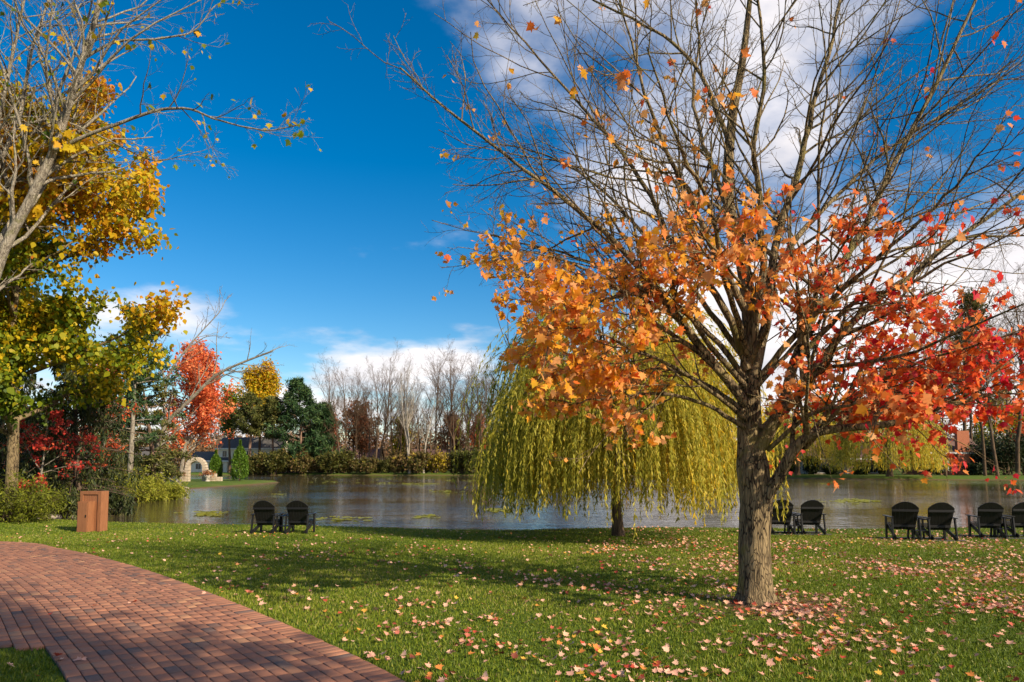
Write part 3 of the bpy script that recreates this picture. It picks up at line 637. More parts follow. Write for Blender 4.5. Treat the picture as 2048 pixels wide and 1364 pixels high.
def willow(name, label, x, y, rng, H, rad_, ns, trunk_r, llen, bark, gap_low=.9, step=.045, zlow=.6, lean=0.0, per_leaf=1):
    z0 = gz(x, y); root = thing(name, label, 'tree', (x, y, z0 - .05))
    P, Rr = integrate(np.zeros((1, 3)), np.array([[lean, 0, 1.0]]), np.array([H * .62]), np.array([trunk_r]), np.array([trunk_r * .5]), 14, .05, .03, rng)
    Rr[0, 0] *= 1.35; Rr[0, 1] *= 1.05
    V_, F_ = tubes(P, Rr, 12); mk('trunk', V_, F_, bark, root, smooth=True)
    nl = 26; P1, R1, L1 = spawn(P, Rr, np.array([rad_ * 1.55]), rng, nl, .42, 1.0, .75, 1.0, .55, 9, .02, .10, .03)
    P2, R2, L2 = spawn(P1, R1, L1, rng, 8, .25, 1, .6, .45, .5, 6, .0, .12, .012)
    # limit to the dome
    V_, F_ = join([tubes(P1, R1, 6), tubes(P2, R2, 4)]); mk('branches', V_, F_, bark, root, smooth=True)
    # strands hang from a dome-shaped shell and from the branches
    u = rng.random(ns); a_ = rng.uniform(0, 2 * math.pi, ns); rr_ = rad_ * np.sqrt(u) * (1 + .10 * np.sin(a_ * 5 + 1) + .07 * np.sin(a_ * 11))
    top = H * (1 - .50 * (rr_ / rad_) ** 2.2) * rng.uniform(.72, 1.0, ns) + .12 * np.sin(a_ * 7) * H * .3
    K = 46; ka = rng.uniform(0, 2 * math.pi, K); kr = rad_ * np.sqrt(rng.random(K)) * .78; kt = H * (1 - .62 * (kr / rad_) ** 1.35) * rng.uniform(.66, 1.0, K); kw = rad_ * rng.uniform(.10, .24, K)
    c_ = rng.integers(0, K, ns); gx_ = rng.normal(0, 1, ns) * kw[c_]; gy_ = rng.normal(0, 1, ns) * kw[c_]
    sx_, sy_ = kr[c_] * np.cos(ka[c_]) + gx_, kr[c_] * np.sin(ka[c_]) + gy_
    rr_ = np.hypot(sx_, sy_); a_ = np.arctan2(sy_, sx_); top = kt[c_] - .45 * (gx_ ** 2 + gy_ ** 2) / kw[c_] + rng.normal(0, .12, ns) * H * .1
    top = np.maximum(top, zlow + .8)
    ln = np.minimum(rng.uniform(.28, .62, ns) * H, top - zlow * rng.uniform(.6, 2.4, ns)); ln = np.maximum(ln, .35)
    s = np.stack([rr_ * np.cos(a_), rr_ * np.sin(a_), top], -1)
    d = np.stack([np.cos(a_) * .9, np.sin(a_) * .9, np.full(ns, .45)], -1)
    PS, RS = integrate(s, d, ln * 1.12, np.full(ns, .002 + H * .0004), np.full(ns, .0012), 10, -.55, .035, rng)
    V_, F_ = tubes(PS, RS, 3); mk('strands', V_, F_, M['willow_leaf'], root, tint=np.full(len(V_), .45))
    nle = (ln / step).astype(int) * per_leaf; b_ = np.repeat(np.arange(ns), nle); f = rng.random(len(b_)) ** .85 * 9; i_ = np.minimum(f.astype(int), 8); fr = (f - i_)[:, None]
    pts = PS[b_, i_] * (1 - fr) + PS[b_, i_ + 1] * fr; ax = nrm(PS[b_, i_ + 1] - PS[b_, i_])
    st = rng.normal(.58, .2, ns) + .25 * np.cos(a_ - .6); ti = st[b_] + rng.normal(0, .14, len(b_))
    V_, F_, t_ = leaves(pts, rng, NARROW, llen, np.clip(ti, 0, 1), .3, axis=ax)
    o = mk('crown', V_, F_, M['willow_leaf'], root, tint=t_); o['kind'] = 'stuff'
    return root

# ------------------------------------------------------------------ near willow
willow('willow_tree', 'golden weeping willow trailing its strands over the pond edge by the lawn', WILLOW[0], WILLOW[1], np.random.default_rng(31), 8.4, 3.3, 3000, .16, .12, M['dark_bark'], lean=-.02, zlow=.75)

# ------------------------------------------------------------------ left bank trees
r_ = np.random.default_rng(41)
D = 26.0
def gold_tint(p, rng): return .14 + .042 * np.clip(p[:, 2] - 4.5, 0, 9) + .05 * np.clip(p[:, 0], -2, 6) + rng.normal(0, .16, len(p)) + .12 * np.sin(p[:, 0] * 1.1 + p[:, 2])
gm = tree('yellow_maple_tree', 'dense maple in green, gold and orange leaf on the bank beyond the path', px_x(28, D), D, r_, 14.6, .23, M['maple_bark'], M['gold_leaf'], 80000, .165, LOBE, gold_tint, nl=46, t0=.20, ang=.95, lf=.45, up=.05, lv2=9, lv3=7, jit=.22, down=.8, lean=(.06, 0))
# 300 of its leaves as parts
cr = [c_ for c_ in gm.children if c_.name.startswith('crown')][0]
kk = len(LOBE[0]); co = np.empty(len(cr.data.vertices) * 3, np.float32); cr.data.vertices.foreach_get('co', co); co = co.reshape(-1, kk, 3)
tv_ = np.empty(len(cr.data.vertices), np.float32); cr.data.attributes['tint'].data.foreach_get('value', tv_); tv_ = tv_.reshape(-1, kk)[:, 0]
dist = np.linalg.norm(co[:, 0] + np.array(gm.location) - CAM, axis=1); wx = co[:, 0, 0] + gm.location[0]
front = np.argsort(dist + 100 * (wx < -.70 * D))[:300]; keepm = np.ones(len(co), bool); keepm[front] = False
nm = cr.data.name; bpy.data.objects.remove(cr)
Vr = co[keepm].reshape(-1, 3); o = mk('crown', Vr, ((np.arange(keepm.sum()) * kk)[:, None, None] + LOBE[1][None]).reshape(-1, kk), M['gold_leaf'], gm, tint=np.repeat(tv_[keepm], kk)); o['kind'] = 'stuff'
gl = []
for q in range(10):
    o = mk('leaf', MAPLE[0], MAPLE[1], M['gold_leaf'], tint=np.full(len(MAPLE[0]), q / 9)); gl.append(o.data); bpy.data.objects.remove(o)
rm = rots(300, r_, .8)
for q, k_ in enumerate(front):
    o = bpy.data.objects.new('leaf', gl[int(round(float(np.clip(tv_[k_], 0, 1)) * 9))]); COL.objects.link(o); o.parent = gm
    o.matrix_local = Matrix.Translation(co[k_, 0].tolist()) @ Matrix(rm[q].tolist()).to_4x4() @ Matrix.Scale(float(r_.uniform(.16, .26)), 4)

def pixel_tree(name, label, d, trunk, limbs, rng, bark, r0, spec, leafm=None, nleaf=0, lsize=.1, tint=(.5, .2)):
    root = thing(name, label, 'tree'); allw = []
    P0 = ppath(trunk, 0, 30, d); V_, F_, lv = limb_mesh(P0, r0 * (1 - np.linspace(0, 1, 30) * .7), rng, spec, 12); mk('trunk', V_, F_, bark, root, smooth=True); allw.append(lv[-1])
    for pts, de, rr_ in limbs:
        P0 = ppath(pts, de, 26, d); P0[3:] += np.cumsum(rng.normal(0, .012, (23, 3)), 0)
        V_, F_, lv = limb_mesh(P0, rr_ * (1 - np.linspace(0, 1, 26) ** .8 * .85), rng, spec, 8); mk('limb', V_, F_, bark, root, smooth=True); allw.append(lv[-1])
    if leafm:
        pts = along(np.concatenate(allw), rng, nleaf, .3, 1.1, .05)
        V_, F_, t_ = leaves(pts, rng, MAPLE, lsize, np.clip(rng.normal(*tint, nleaf), 0, 1), .8); o = mk('foliage', V_, F_, leafm, root, tint=t_); o['kind'] = 'stuff'
    return root
SP2 = [(2.0, .25, 1, .65, .30, .5, 7, .03, .13, .006, 5), (5, .15, 1, .65, .45, .55, 5, .02, .14, .004, 4), (4, .1, 1, .65, .5, .6, 4, .01, .15, .003, 3)]
pixel_tree('bare_tree', 'tall nearly leafless tree with several slanting grey stems at the path bend', 21.0,
  [(-150, 1078), (-105, 880), (-60, 740), (0, 520), (60, 400), (110, 295), (140, 200), (165, 120), (200, 0), (225, -150)],
  [([(104, 305), (180, 268), (300, 222), (370, 215), (430, 235), (520, 255), (590, 240)], -1.0, .07), ([(60, 400), (80, 330), (120, 180), (175, 40), (195, -60)], .8, .09),
   ([(-120, 940), (-70, 650), (-40, 450), (0, 330), (40, 230), (60, 110), (95, 0), (120, -100)], 1.2, .13), ([(-110, 900), (-60, 500), (-10, 270), (20, 130), (45, 0), (60, -100)], -1.0, .11),
   ([(165, 118), (230, 85), (320, 80), (380, 65), (420, 20), (455, -10)], .8, .05), ([(40, 250), (120, 240), (200, 270), (300, 315), (360, 310), (430, 290)], 1.5, .045), ([(160, 135), (200, 60), (230, -40)], -.8, .06)],
  np.random.default_rng(43), M['grey_bark'], .19, SP2, M['gold_leaf'], 420, .14, (.4, .25))
r_ = np.random.default_rng(47)
def X(px, d): return px_x(px, d)
conifer('weeping_spruce', 'dark drooping spruce behind the red leaved branch', X(165, 31), 31, r_, 8.4, 2.5, M['dark_bark'], M['dark_needle'], .03, 20, 6, 10, 12, .22, -.10, .7, hang=.35, r0=.16)
conifer('weeping_spruce', 'dark evergreen filling the bank behind the yellow maple trunk', X(20, 34), 34, r_, 7.6, 3.2, M['dark_bark'], M['dark_needle'], .03, 18, 7, 10, 12, .26, -.10, .7, hang=.3, r0=.16)
def redt(p, rng): return .35 + rng.normal(0, .2, len(p))
tree('red_maple_shrub', 'small crimson leaved tree drooping beside the dark spruce', X(85, 28.5), 28.5, r_, 4.4, .06, M['grey_bark'], M['red_leaf'], 1300, .09, MAPLE, redt, nl=12, t0=.25, ang=.95, lf=.42, up=-.05, lv2=5, lv3=4, jit=.08, down=.9)
tree('crabapple_tree', 'thin twiggy tree with sparse rusty pink leaves over the bank', X(205, 33), 33, r_, 7.6, .11, M['grey_bark'], M['coral_leaf'], 2600, .11, RHOMB, lambda p, rng: .3 + rng.normal(0, .25, len(p)), nl=18, t0=.22, ang=.9, lf=.46, up=-.03, lv2=7, lv3=5, jit=.1)
conifer('pine_tree', 'slender open pine with pale straight trunk on the bank', X(263, 46), 46, r_, 13.0, 3.1, M['grey_bark'], M['pine_needle'], .30, 15, 5, 8, 14, .30, -.02, .55, r0=.20, gap=.15)
conifer('leaning_pine', 'leaning olive pine in front of the coral maple', X(318, 50), 50, r_, 9.5, 2.6, M['pine_bark'], M['olive_needle'], .22, 12, 6, 9, 14, .32, -.05, .6, lean=(-.16, 0), r0=.22, gap=.1)
SP3 = [(1.3, .3, 1, .6, .30, .5, 7, .04, .13, .014, 5), (4, .2, 1, .6, .45, .55, 5, .03, .14, .009, 3), (4, .2, 1, .6, .5, .6, 4, .02, .15, .006, 3)]
pixel_tree('dead_tree', 'leafless leaning tree with pale limbs reaching out over the water', 52.0, [(332, 985), (318, 935), (312, 900), (335, 845), (388, 792), (430, 752), (480, 727), (545, 702)],
  [([(328, 860), (330, 790), (345, 740), (390, 682), (438, 628), (455, 598)], .8, .12), ([(331, 790), (322, 725), (302, 665), (288, 628)], -1, .10), ([(385, 690), (420, 672), (465, 676)], .5, .05)], np.random.default_rng(53), M['grey_bark'], .21, SP3)
tree('coral_maple', 'bright coral red maple beside the stone arch', X(362, 66), 66, r_, 12.0, .2, M['grey_bark'], M['coral_leaf'], 15000, .26, RHOMB, lambda p, rng: .45 + .02 * p[:, 0] + rng.normal(0, .22, len(p)), nl=42, t0=.22, ang=.85, lf=.42, up=.08, lv2=7, lv3=5, jit=.25)
tree('coral_maple', 'orange and red tree showing between the pines on the bank', X(215, 60), 60, r_, 9.5, .2, M['grey_bark'], M['coral_leaf'], 5000, .26, RHOMB, lambda p, rng: .3 + rng.normal(0, .25, len(p)), nl=26, t0=.10, ang=.7, lf=.38, up=.08, lv2=6, lv3=5, jit=.3)
sg = 'yellow green mounds on the bank'
for lb, px, d, H, rx, tn in (('arching yellow green mound just behind the brown cabinet', 205, 37, 1.7, 2.2, .5), ('tall yellow green mound beside the leaning pine', 258, 42, 2.2, 2.5, .6), ('yellow green mound at the end of the row, nearest the arch', 318, 46, 1.9, 2.3, .55)):
    shrub('grassy_shrub', lb, X(px, d), d, r_, H, rx, M['lime_leaf'], 9000, .20, (tn, .22), sg, NARROW, 60, -.09)
shrub('green_shrub', 'rounded green shrub under the yellow maple trunk', X(35, 25.6), 25.6, r_, 1.7, 2.0, M['lime_leaf'], 8000, .14, (.22, .2), None, NARROW, 60, -.06)
shrub('green_shrub', 'dark low shrub by the muddy bank beside the cabinet', X(105, 30), 30, r_, 1.3, 1.8, M['shrub_leaf'], 4000, .12, (.2, .15), None, RHOMB, 40, -.05)
for q, (px, d) in enumerate(((-60, 40), (60, 44), (150, 50), (10, 56), (240, 66), (300, 72), (120, 70))):
    shrub('bank_shrub', 'dark undergrowth shrub between the trees on the near bank', X(px, d), d, r_, r_.uniform(2.2, 3.6), 3.4, M['shrub_leaf'], 3000, .26, (.22, .2), 'undergrowth on the near bank')
def rock(x, y, s, rng, label):
    import bmesh
    bm = bmesh.new(); bmesh.ops.create_icosphere(bm, subdivisions=2, radius=1)
    for v in bm.verts: v.co = Vector((v.co.x * 1.3, v.co.y, v.co.z * .65)) * (1 + rng.normal(0, .09))
    me = bpy.data.meshes.new('rock'); bm.to_mesh(me); bm.free(); me.materials.append(M['rock'])
    o = ref('rock', me, None, (x, y, gz(x, y) + s * .2), (0, 0, rng.uniform(0, 6)), (s, s, s)); tag(o, label, 'rock', 'rocks along the bank')
for px, py, s in ((352, 986, .55), (340, 989, .45), (362, 982, .4), (322, 992, .35), (300, 997, .4), (240, 1011, .3), (222, 1016, .35), (196, 1022, .25), (278, 1002, .3), (120, 1038, .3), (90, 1042, .25)):
    p = on_plane(px, py - 2, WZ); rock(p[0], p[1] + .5, s, r_, 'grey brown rock at the muddy waterline of the near bank')

# ------------------------------------------------------------------ brown cabinet
p = at(181, 1052, 22.3); cx_, cy_ = p[0], 22.3; cz_ = gz(cx_, cy_) - .02
cab = thing('utility_cabinet', 'brown painted wooden cabinet with a smaller box fixed to its front', 'cabinet', (cx_, cy_, cz_), R(-6)); cab.scale = (.84, 1, .97)
b_ = MB(); b_.box(-.40, .40, 0, .28, 0, 1.22); b_.build('body', M['brown_paint'], cab, .006)
for q, (x0, x1, z0, z1) in enumerate(((-.43, -.31, 0, 1.32), (.29, .43, 0, 1.32), (-.31, .29, 1.215, 1.32))):
    b_ = MB(); b_.box(x0, x1, -.045, .30, z0, z1); b_.build('frame', M['brown_paint'], cab, .006)
for q in range(4):
    b_ = MB(); b_.box(-.305 + q * .149, -.305 + q * .149 + .143, -.012, -.001, .0, 1.21); b_.build('board', M['brown_paint'], cab, .003)
b_ = MB(); b_.box(-.29, .15, -.30, -.013, 0, 1.0); bo = b_.build('front_box', M['brown_paint'], cab, .006)
b_ = MB(); b_.box(-.26, .12, -.318, -.3005, .03, .96); b_.build('door', M['brown_paint'], bo, .004)
for z_ in (.2, .8): b_ = MB(); b_.box(-.275, -.245, -.326, -.3185, z_ - .04, z_ + .04); b_.build('hinge', M['black'], bo, .002)
b_ = MB(); b_.box(.07, .095, -.34, -.3185, .5, .58); b_.build('handle', M['black'], bo, .003)

# ------------------------------------------------------------------ chairs
def build_chair():
    root = thing('adirondack_chair', 'x', 'chair'); m_ = M['black']
    for q in range(7):
        f = (q - 3); xb, xt = f * .082, f * .098; topz = .9
        b_ = MB(); b_.beam((xb, -.13, .24), (xt, -.13 - .40 * (topz - .24), topz), .073 + .004, .02)
        V = b_.V[0]; V[4:, 0] = xt + (V[4:, 0] - xt) * 1.25; dz_ = .06 - .155 * (np.abs(V[4:, 0]) / .34) ** 2.2; V[4:, 2] += dz_; V[4:, 1] -= .4 * dz_
        b_.build('back_slat', m_, root, .003)
    for z_, w_ in ((.33, .58), (.73, .66)):
        b_ = MB(); y_ = -.13 - .40 * (z_ - .24) - .03; b_.box(-w_ / 2, w_ / 2, y_ - .016, y_ + .012, z_ - .028, z_ + .028); b_.build('back_rail', m_, root, .003)
    for q in range(5):
        y_ = .32 - q * .098; z_ = .37 - (.32 - y_) * .26; b_ = MB(); b_.box(-.28, .28, y_ - .043, y_ + .043, z_ - .011, z_ + .011); b_.build('seat_slat', m_, root, .003)
    for s in (-1, 1):
        b_ = MB(); b_.box(s * .335 - .022, s * .335 + .022, .22, .32, 0, .545); b_.build('leg', m_, root, .003)
        b_ = MB(); b_.beam((s * .335, -.34, .545), (s * .345, -.42, 0), .075, .035, (0, 1, 0)); b_.build('leg', m_, root, .003)
        b_ = MB(); b_.beam((s * .295, .34, .33), (s * .295, -.52, .035), .10, .032, (0, 0, 1)); b_.build('side_rail', m_, root, .003)
        b_ = MB(); b_.box(s * .345 - .05, s * .345 + .05, -.40, .40, .547, .569); b_.build('arm', m_, root, .004)
    return root
def build_table():
    root = thing('side_table', 'x', 'table'); m_ = M['black']
    for q in range(4): b_ = MB(); b_.box(-.22, .22, -.22 + q * .112, -.22 + q * .112 + .104, .50, .522); b_.build('top_slat', m_, root, .003)
    for sx in (-1, 1):
        for sy in (-1, 1): b_ = MB(); b_.beam((sx * .17, sy * .17, .499), (sx * .20, sy * .19, 0), .06, .035, (0, 1, 0)); b_.build('leg', m_, root, .003)
    b_ = MB(); b_.box(-.17, .17, -.16, .16, .20, .22); b_.build('shelf', m_, root, .003)
    return root
crng = np.random.default_rng(8); ch0 = build_chair(); tb0 = build_table(); used = [0, 0]
def place_chair(x, y, rz, label, z=0.0):
    o = ch0 if not used[0] else copy_tree(ch0); used[0] = 1
    o.location = (x, y, gz(x, y) + z); o.rotation_euler = (0, 0, rz + crng.normal(0, .05)); o.scale = (.94, 1, 1.02); o['label'] = label; o['group'] = 'black chairs facing the pond'
def place_table(x, y, rz, label, z=0.0):
    o = tb0 if not used[1] else copy_tree(tb0); used[1] = 1
    o.location = (x, y, gz(x, y) + z); o.rotation_euler = (0, 0, rz); o['label'] = label; o['group'] = 'small tables between the chairs'
def pair(pxa, pxb, d, rz, who, base, dy=0.0):
    xa, xb = X(pxa, d), X(pxb, d); zb = .045 if base else 0
    xm = (xa + xb) / 2
    place_chair(xa, d, rz, f'black slatted Adirondack chair {who[0]}', zb); place_chair(xb, d + dy, rz, f'black slatted Adirondack chair {who[1]}', zb)
    place_table(xm, d + dy / 2 + .02, rz, f'low black slatted table {who[2]}', zb)
    if base:
        o = MB().box(xa - .45, xb + .45, d - .52, d - .40, gz(xm, d) - .02, gz(xm, d) + .05)
        bb = thing('timber_base', f'dark timber skid {who[3]}', 'base', (0, 0, 0), 0, 'timber bases under the chairs')
        o.build('runner', M['black'], bb, .006); o2 = MB().box(xa - .45, xb + .45, d + .22, d + .34, gz(xm, d) - .02, gz(xm, d) + .05); o2.build('runner', M['black'], bb, .006)
pair(541, 606, 20.9, R(2), ('of the lone pair, on the side toward the cabinet', 'of the lone pair, on the side toward the willow', 'between the lone pair of chairs on open shore', ''), False)
pair(1553, 1611, 20.6, R(-3), ('half hidden behind the maple trunk', 'just clear of the maple trunk, next to the half hidden chair', 'between the chairs beside the maple trunk', 'under the chairs beside the maple trunk'), True)
pair(1796, 1863, 18.6, R(-8), ('of the middle pair, its outer arm in the open', 'of the middle pair, on the side toward the farther pair', 'between the middle pair of chairs out on the lawn', 'under the middle pair of chairs out on the lawn'), True)
pair(1962, 2026, 19.9, R(-10), ('of the shaded pair at the lawn end, nearer the middle pair', 'last of the row in the shaded pair', 'between the shaded pair of chairs at the row end', 'under the shaded pair of chairs at the row end'), True)

# ------------------------------------------------------------------ arch, urns, cypresses on the point
AD = 84.0; ax_ = X(396, AD); az_ = gz(ax_, AD)
arch = thing('stone_arch', 'pale stone garden arch with stepped side walls on the grassy point', 'arch', (ax_, AD, az_ - .1))
srng = np.random.default_rng(61)
def stone(x0, x1, z0, z1, y0=-.28, y1=.28, rot=0, c=(0, 0)):
    b_ = MB(); j_ = .012
    b_.box(x0 + j_, x1 - j_, y0 - srng.uniform(0, .04), y1, z0 + j_, z1 - j_)
    o = b_.build('stone', M['stone'], arch, .02)
    if rot: o.rotation_euler = (0, rot, 0); o.location = (c[0], 0, c[1])
for sx in (-1, 1):
    for q in range(5): stone(min(sx * .78, sx * 1.32), max(sx * .78, sx * 1.32), q * .34, q * .34 + .34)
    for q in range(3):
        for e in range(2): x0 = sx * (1.32 + .55 * e); x1 = sx * (1.32 + .55 * (e + 1)); stone(min(x0, x1), max(x0, x1), q * .34, q * .34 + .34 + (.12 if e == 0 and q == 2 else 0), -.22, .22)
    stone(min(sx * 2.42, sx * 3.1), max(sx * 2.42, sx * 3.1), 0, .62, -.22, .22); stone(min(sx * 1.32, sx * 1.7), max(sx * 1.32, sx * 1.7), 1.16, 1.45, -.22, .22)
for q in range(11):
    a_ = math.pi * (q + .5) / 11
    stone(-.16, .16, .78, 1.28, -.30, .28, math.pi / 2 - a_, (0, 1.70))
for sx, wh in ((-1, 'beside the coral maple'), (1, 'beside the small cypress')):
    u = thing('flower_urn', f'stone urn of rust red flowers at the arch {wh}', 'planter', (ax_ + sx * 1.75, AD - .9, gz(ax_ + sx * 1.75, AD - .9) - .02), 0, 'urns by the arch')
    P = np.array([[(0, 0, 0), (0, 0, .08), (0, 0, .2), (0, 0, .45), (0, 0, .72), (0, 0, .78)]]); V_, F_ = tubes(P, np.array([[.28, .28, .16, .36, .46, .42]]), 14); mk('pot', V_, F_, M['urn'], u, smooth=True)
    pts = srng.normal(0, 1, (500, 3)) * np.array([.32, .32, .16]) + np.array([0, 0, .95]); V_, F_, t_ = leaves(pts, srng, RHOMB, .16, srng.random(500)); o = mk('flowers', V_, F_, M['rust_leaf'], u, tint=t_); o['kind'] = 'stuff'
def cypress(x, y, H, rad_, label):
    rng = np.random.default_rng(int(H * 100)); root = thing('arborvitae', label, 'tree', (x, y, gz(x, y) - .03), 0, 'columnar evergreens on the point')
    P, Rr = integrate(np.zeros((1, 3)), np.array([[0, 0, 1.]]), np.array([H * .9]), np.array([.09]), np.array([.02]), 6, 0, .01, rng); V_, F_ = tubes(P, Rr, 6); mk('trunk', V_, F_, M['pine_bark'], root)
    n = 7000; t = rng.random(n) ** .8; a_ = rng.uniform(0, 6.283, n); pr_ = rad_ * (np.sin(np.clip(t * 1.02 + .12, 0, 1) ** .8 * math.pi)) ** .65 * (1 + .12 * np.sin(a_ * 4 + t * 9) + .1 * np.sin(a_ * 7 - t * 14)) * rng.uniform(.6, 1, n) ** .5
    pts = np.stack([np.cos(a_) * pr_, np.sin(a_) * pr_, .12 + t * (H - .12)], -1)
    V_, F_, t_ = leaves(pts, rng, RHOMB, .17, rng.random(n), -1.2); o = mk('crown', V_, F_, M['arbor'], root, tint=t_); o['kind'] = 'stuff'
cypress(X(434, 88), 88, 3.7, .78, 'small columnar evergreen just behind the stone arch')
cypress(X(482, 86), 86, 4.9, 1.0, 'large columnar evergreen standing on the tip of the point')

# ------------------------------------------------------------------ houses
def house(name, label, x, y, w_, dp, h, rh, wallm, roofm, wins, rz=0, chimney=None, gable_x=True, ov=.5, porch=None, door=None):
    root = thing(name, label, 'house', (x, y, gz(x, y) - .2), rz)
    b_ = MB(); b_.box(-w_ / 2, w_ / 2, 0, dp, 0, h)
    if gable_x: b_.add([(-w_ / 2, 0, h), (-w_ / 2, dp, h), (-w_ / 2, dp / 2, h + rh), (w_ / 2, 0, h), (w_ / 2, dp, h), (w_ / 2, dp / 2, h + rh)], [(0, 1, 2), (3, 5, 4)])
    else: b_.add([(-w_ / 2, 0, h), (w_ / 2, 0, h), (0, 0, h + rh)], [(0, 1, 2)])
    b_.build('wall', wallm, root)
    r2 = MB(); e = ov; th_ = .18
    if gable_x:
        sl = rh / (dp / 2)
        for s, y0 in ((1, -e), (-1, dp + e)):
            z0 = h - sl * e + .06; V = [(-w_ / 2 - e, y0, z0), (w_ / 2 + e, y0, z0), (w_ / 2 + e, dp / 2, h + rh + .06), (-w_ / 2 - e, dp / 2, h + rh + .06)]
            V += [(a, b2, c + th_) for a, b2, c in V]; r2.add(V, [(0, 1, 2, 3), (7, 6, 5, 4), (0, 4, 5, 1), (1, 5, 6, 2), (2, 6, 7, 3), (3, 7, 4, 0)])
    else:
        sl = rh / (w_ / 2)
        for s in (1, -1):
            x0 = s * (w_ / 2 + e); z0 = h - sl * e + .06; V = [(x0, -e, z0), (0, -e, h + rh + .06), (0, dp + e, h + rh + .06), (x0, dp + e, z0)]
            V += [(a, b2, c + th_) for a, b2, c in V]; r2.add(V, [(0, 1, 2, 3), (7, 6, 5, 4), (0, 4, 5, 1), (1, 5, 6, 2), (2, 6, 7, 3), (3, 7, 4, 0)])
    ro = r2.build('roof', roofm, root)
    fb = MB(); fb.box(-w_ / 2 - e, w_ / 2 + e, -e - .06, -e - .01, h - .30, h + .0); fb.build('fascia', M['white'], root)
    if chimney:
        cx0, cw, ct = chimney; b_ = MB(); b_.box(cx0 - cw / 2, cx0 + cw / 2, -.55, .25, 0 if cw > 1.2 else h, ct); b_.build('chimney', M['orange_brick'], root)
    for (wx_, wz_, ww, wh_) in wins:
        b_ = MB(); b_.box(wx_ - ww / 2 - .09, wx_ + ww / 2 + .09, -.05, .02, wz_ - .09, wz_ + wh_ + .09); f = b_.build('window', M['white'], root)
        for q in (-1, 1): b_ = MB(); b_.box(wx_ + (q - 1) * ww / 4 + .03, wx_ + (q + 1) * ww / 4 - .03, -.075, -.052, wz_, wz_ + wh_); b_.build('pane', M['glass'], f)
    if door: b_ = MB(); b_.box(door - .5, door + .5, -.06, .02, 0, 2.2); b_.build('door', M['brown_roof'], root)
    return root
house('house', 'two storey cream house with dark slate roof behind the pines', X(500, 172), 172, 15.5, 8, 6.0, 2.6, M['cream'], M['slate'], [(-6, 1.0, 1.2, 1.4), (-3.2, 1.0, 1.2, 1.4), (1, 1.0, 1.2, 1.4), (5, 1.0, 1.4, 1.4), (-6, 3.9, 1.1, 1.4), (-3, 3.9, 1.1, 1.4), (0, 3.9, 1.1, 1.4), (3, 3.9, 1.1, 1.4), (6, 3.9, 1.1, 1.4)], door=-1.2)
house('garage_wing', 'low cream wing with dark roof next to the two storey house', X(420, 171), 171, 9, 7, 3.0, 2.0, M['cream'], M['slate'], [(-2.5, .9, 1.3, 1.3), (1, .9, 1.3, 1.3)], door=3)
house('gable_house', 'small cream gabled house peeking out beside the dark green pine', X(582, 166), 166, 5, 8, 3.0, 2.0, M['cream'], M['slate'], [(-1, .9, 1.0, 1.3), (1.2, .9, 1.0, 1.3)], gable_x=False)
house('cream_house', 'cream house glimpsed through the trees behind the yellow mounds', X(222, 110), 110, 10, 7, 4.2, 2.2, M['cream'], M['slate'], [(-2.5, 1.6, 1.2, 1.5), (0, 1.6, 1.2, 1.5), (2.5, 1.6, 1.2, 1.5)])
house('ranch_house', 'long low grey house with brown roof behind bare trees', X(900, 186), 186, 22, 8, 3.4, 2.4, M['tan_wall'], M['brown_roof'], [(-6, .6, 3.0, 2.0), (-1, .6, 2.4, 2.0), (4, .6, 3.0, 2.0), (8, .8, 1.4, 1.6)], door=1.6)
house('tan_house', 'tan house mostly hidden behind the rust red tree', X(712, 188), 188, 12, 8, 3.6, 2.4, M['tan_wall'], M['brown_roof'], [(-3, .8, 1.6, 1.6), (1, .8, 1.6, 1.6)], door=4)
house('brown_roof_house', 'house with broad brown roof and dark porch across the pond', X(1690, 138), 138, 13, 9, 3.3, 3.4, M['tan_wall'], M['brown_roof'], [(-4.5, .5, 2.2, 2.2), (-1, .4, 2.4, 2.4), (2.5, .5, 2.4, 2.2), (5.2, .5, 1.4, 2.2)], ov=1.0, door=.9)
house('brick_house', 'orange brick house with tall chimney behind the bare trunks across the pond', X(1908, 128), 128, 9.5, 8, 4.3, 2.6, M['orange_brick'], M['brown_roof'], [(-2.6, 1.0, 1.0, 2.0), (-.9, 1.0, 1.0, 2.0), (3.4, 1.0, 1.0, 2.0)], chimney=(1.2, 2.2, 8.2))

# ------------------------------------------------------------------ far shore
fr_ = np.random.default_rng(71)
tree('yellow_oak', 'tall yellow olive deciduous tree rising behind the pines', X(520, 168), 168, fr_, 23.5, .4, M['far_bark'], M['gold_leaf'], 14000, .55, RHOMB, lambda p, rng: .22 + .018 * p[:, 2] + rng.normal(0, .15, len(p)), nl=34, t0=.36, ang=.7, lf=.40, up=.08, lv2=8, lv3=6, jit=.6)
tree('yellow_oak', 'smaller olive tree behind the columnar evergreens', X(462, 166), 166, fr_, 17, .35, M['far_bark'], M['gold_leaf'], 6000, .5, RHOMB, lambda p, rng: .15 + rng.normal(0, .15, len(p)), nl=28, t0=.42, ang=.6, lf=.34, up=.08, lv2=7, lv3=5, jit=.6)
conifer('far_pine', 'big dark green white pine on the far shore', X(604, 161), 161, fr_, 21.5, 6.4, M['pine_bark'], M['pine_needle'], .10, 19, 7, 9, 10, .85, .01, .62, r0=.4)
conifer('far_pine', 'broad dark pine crowding the big white pine', X(642, 163), 163, fr_, 16.0, 4.6, M['pine_bark'], M['pine_needle'], .08, 15, 6, 9, 10, .8, .01, .62, r0=.35)
conifer('far_pine', 'olive brown pine with bare reddish trunk', X(500, 160), 160, fr_, 18.0, 4.2, M['pine_bark'], M['olive_needle'], .52, 11, 6, 9, 10, .8, .0, .6, r0=.42)
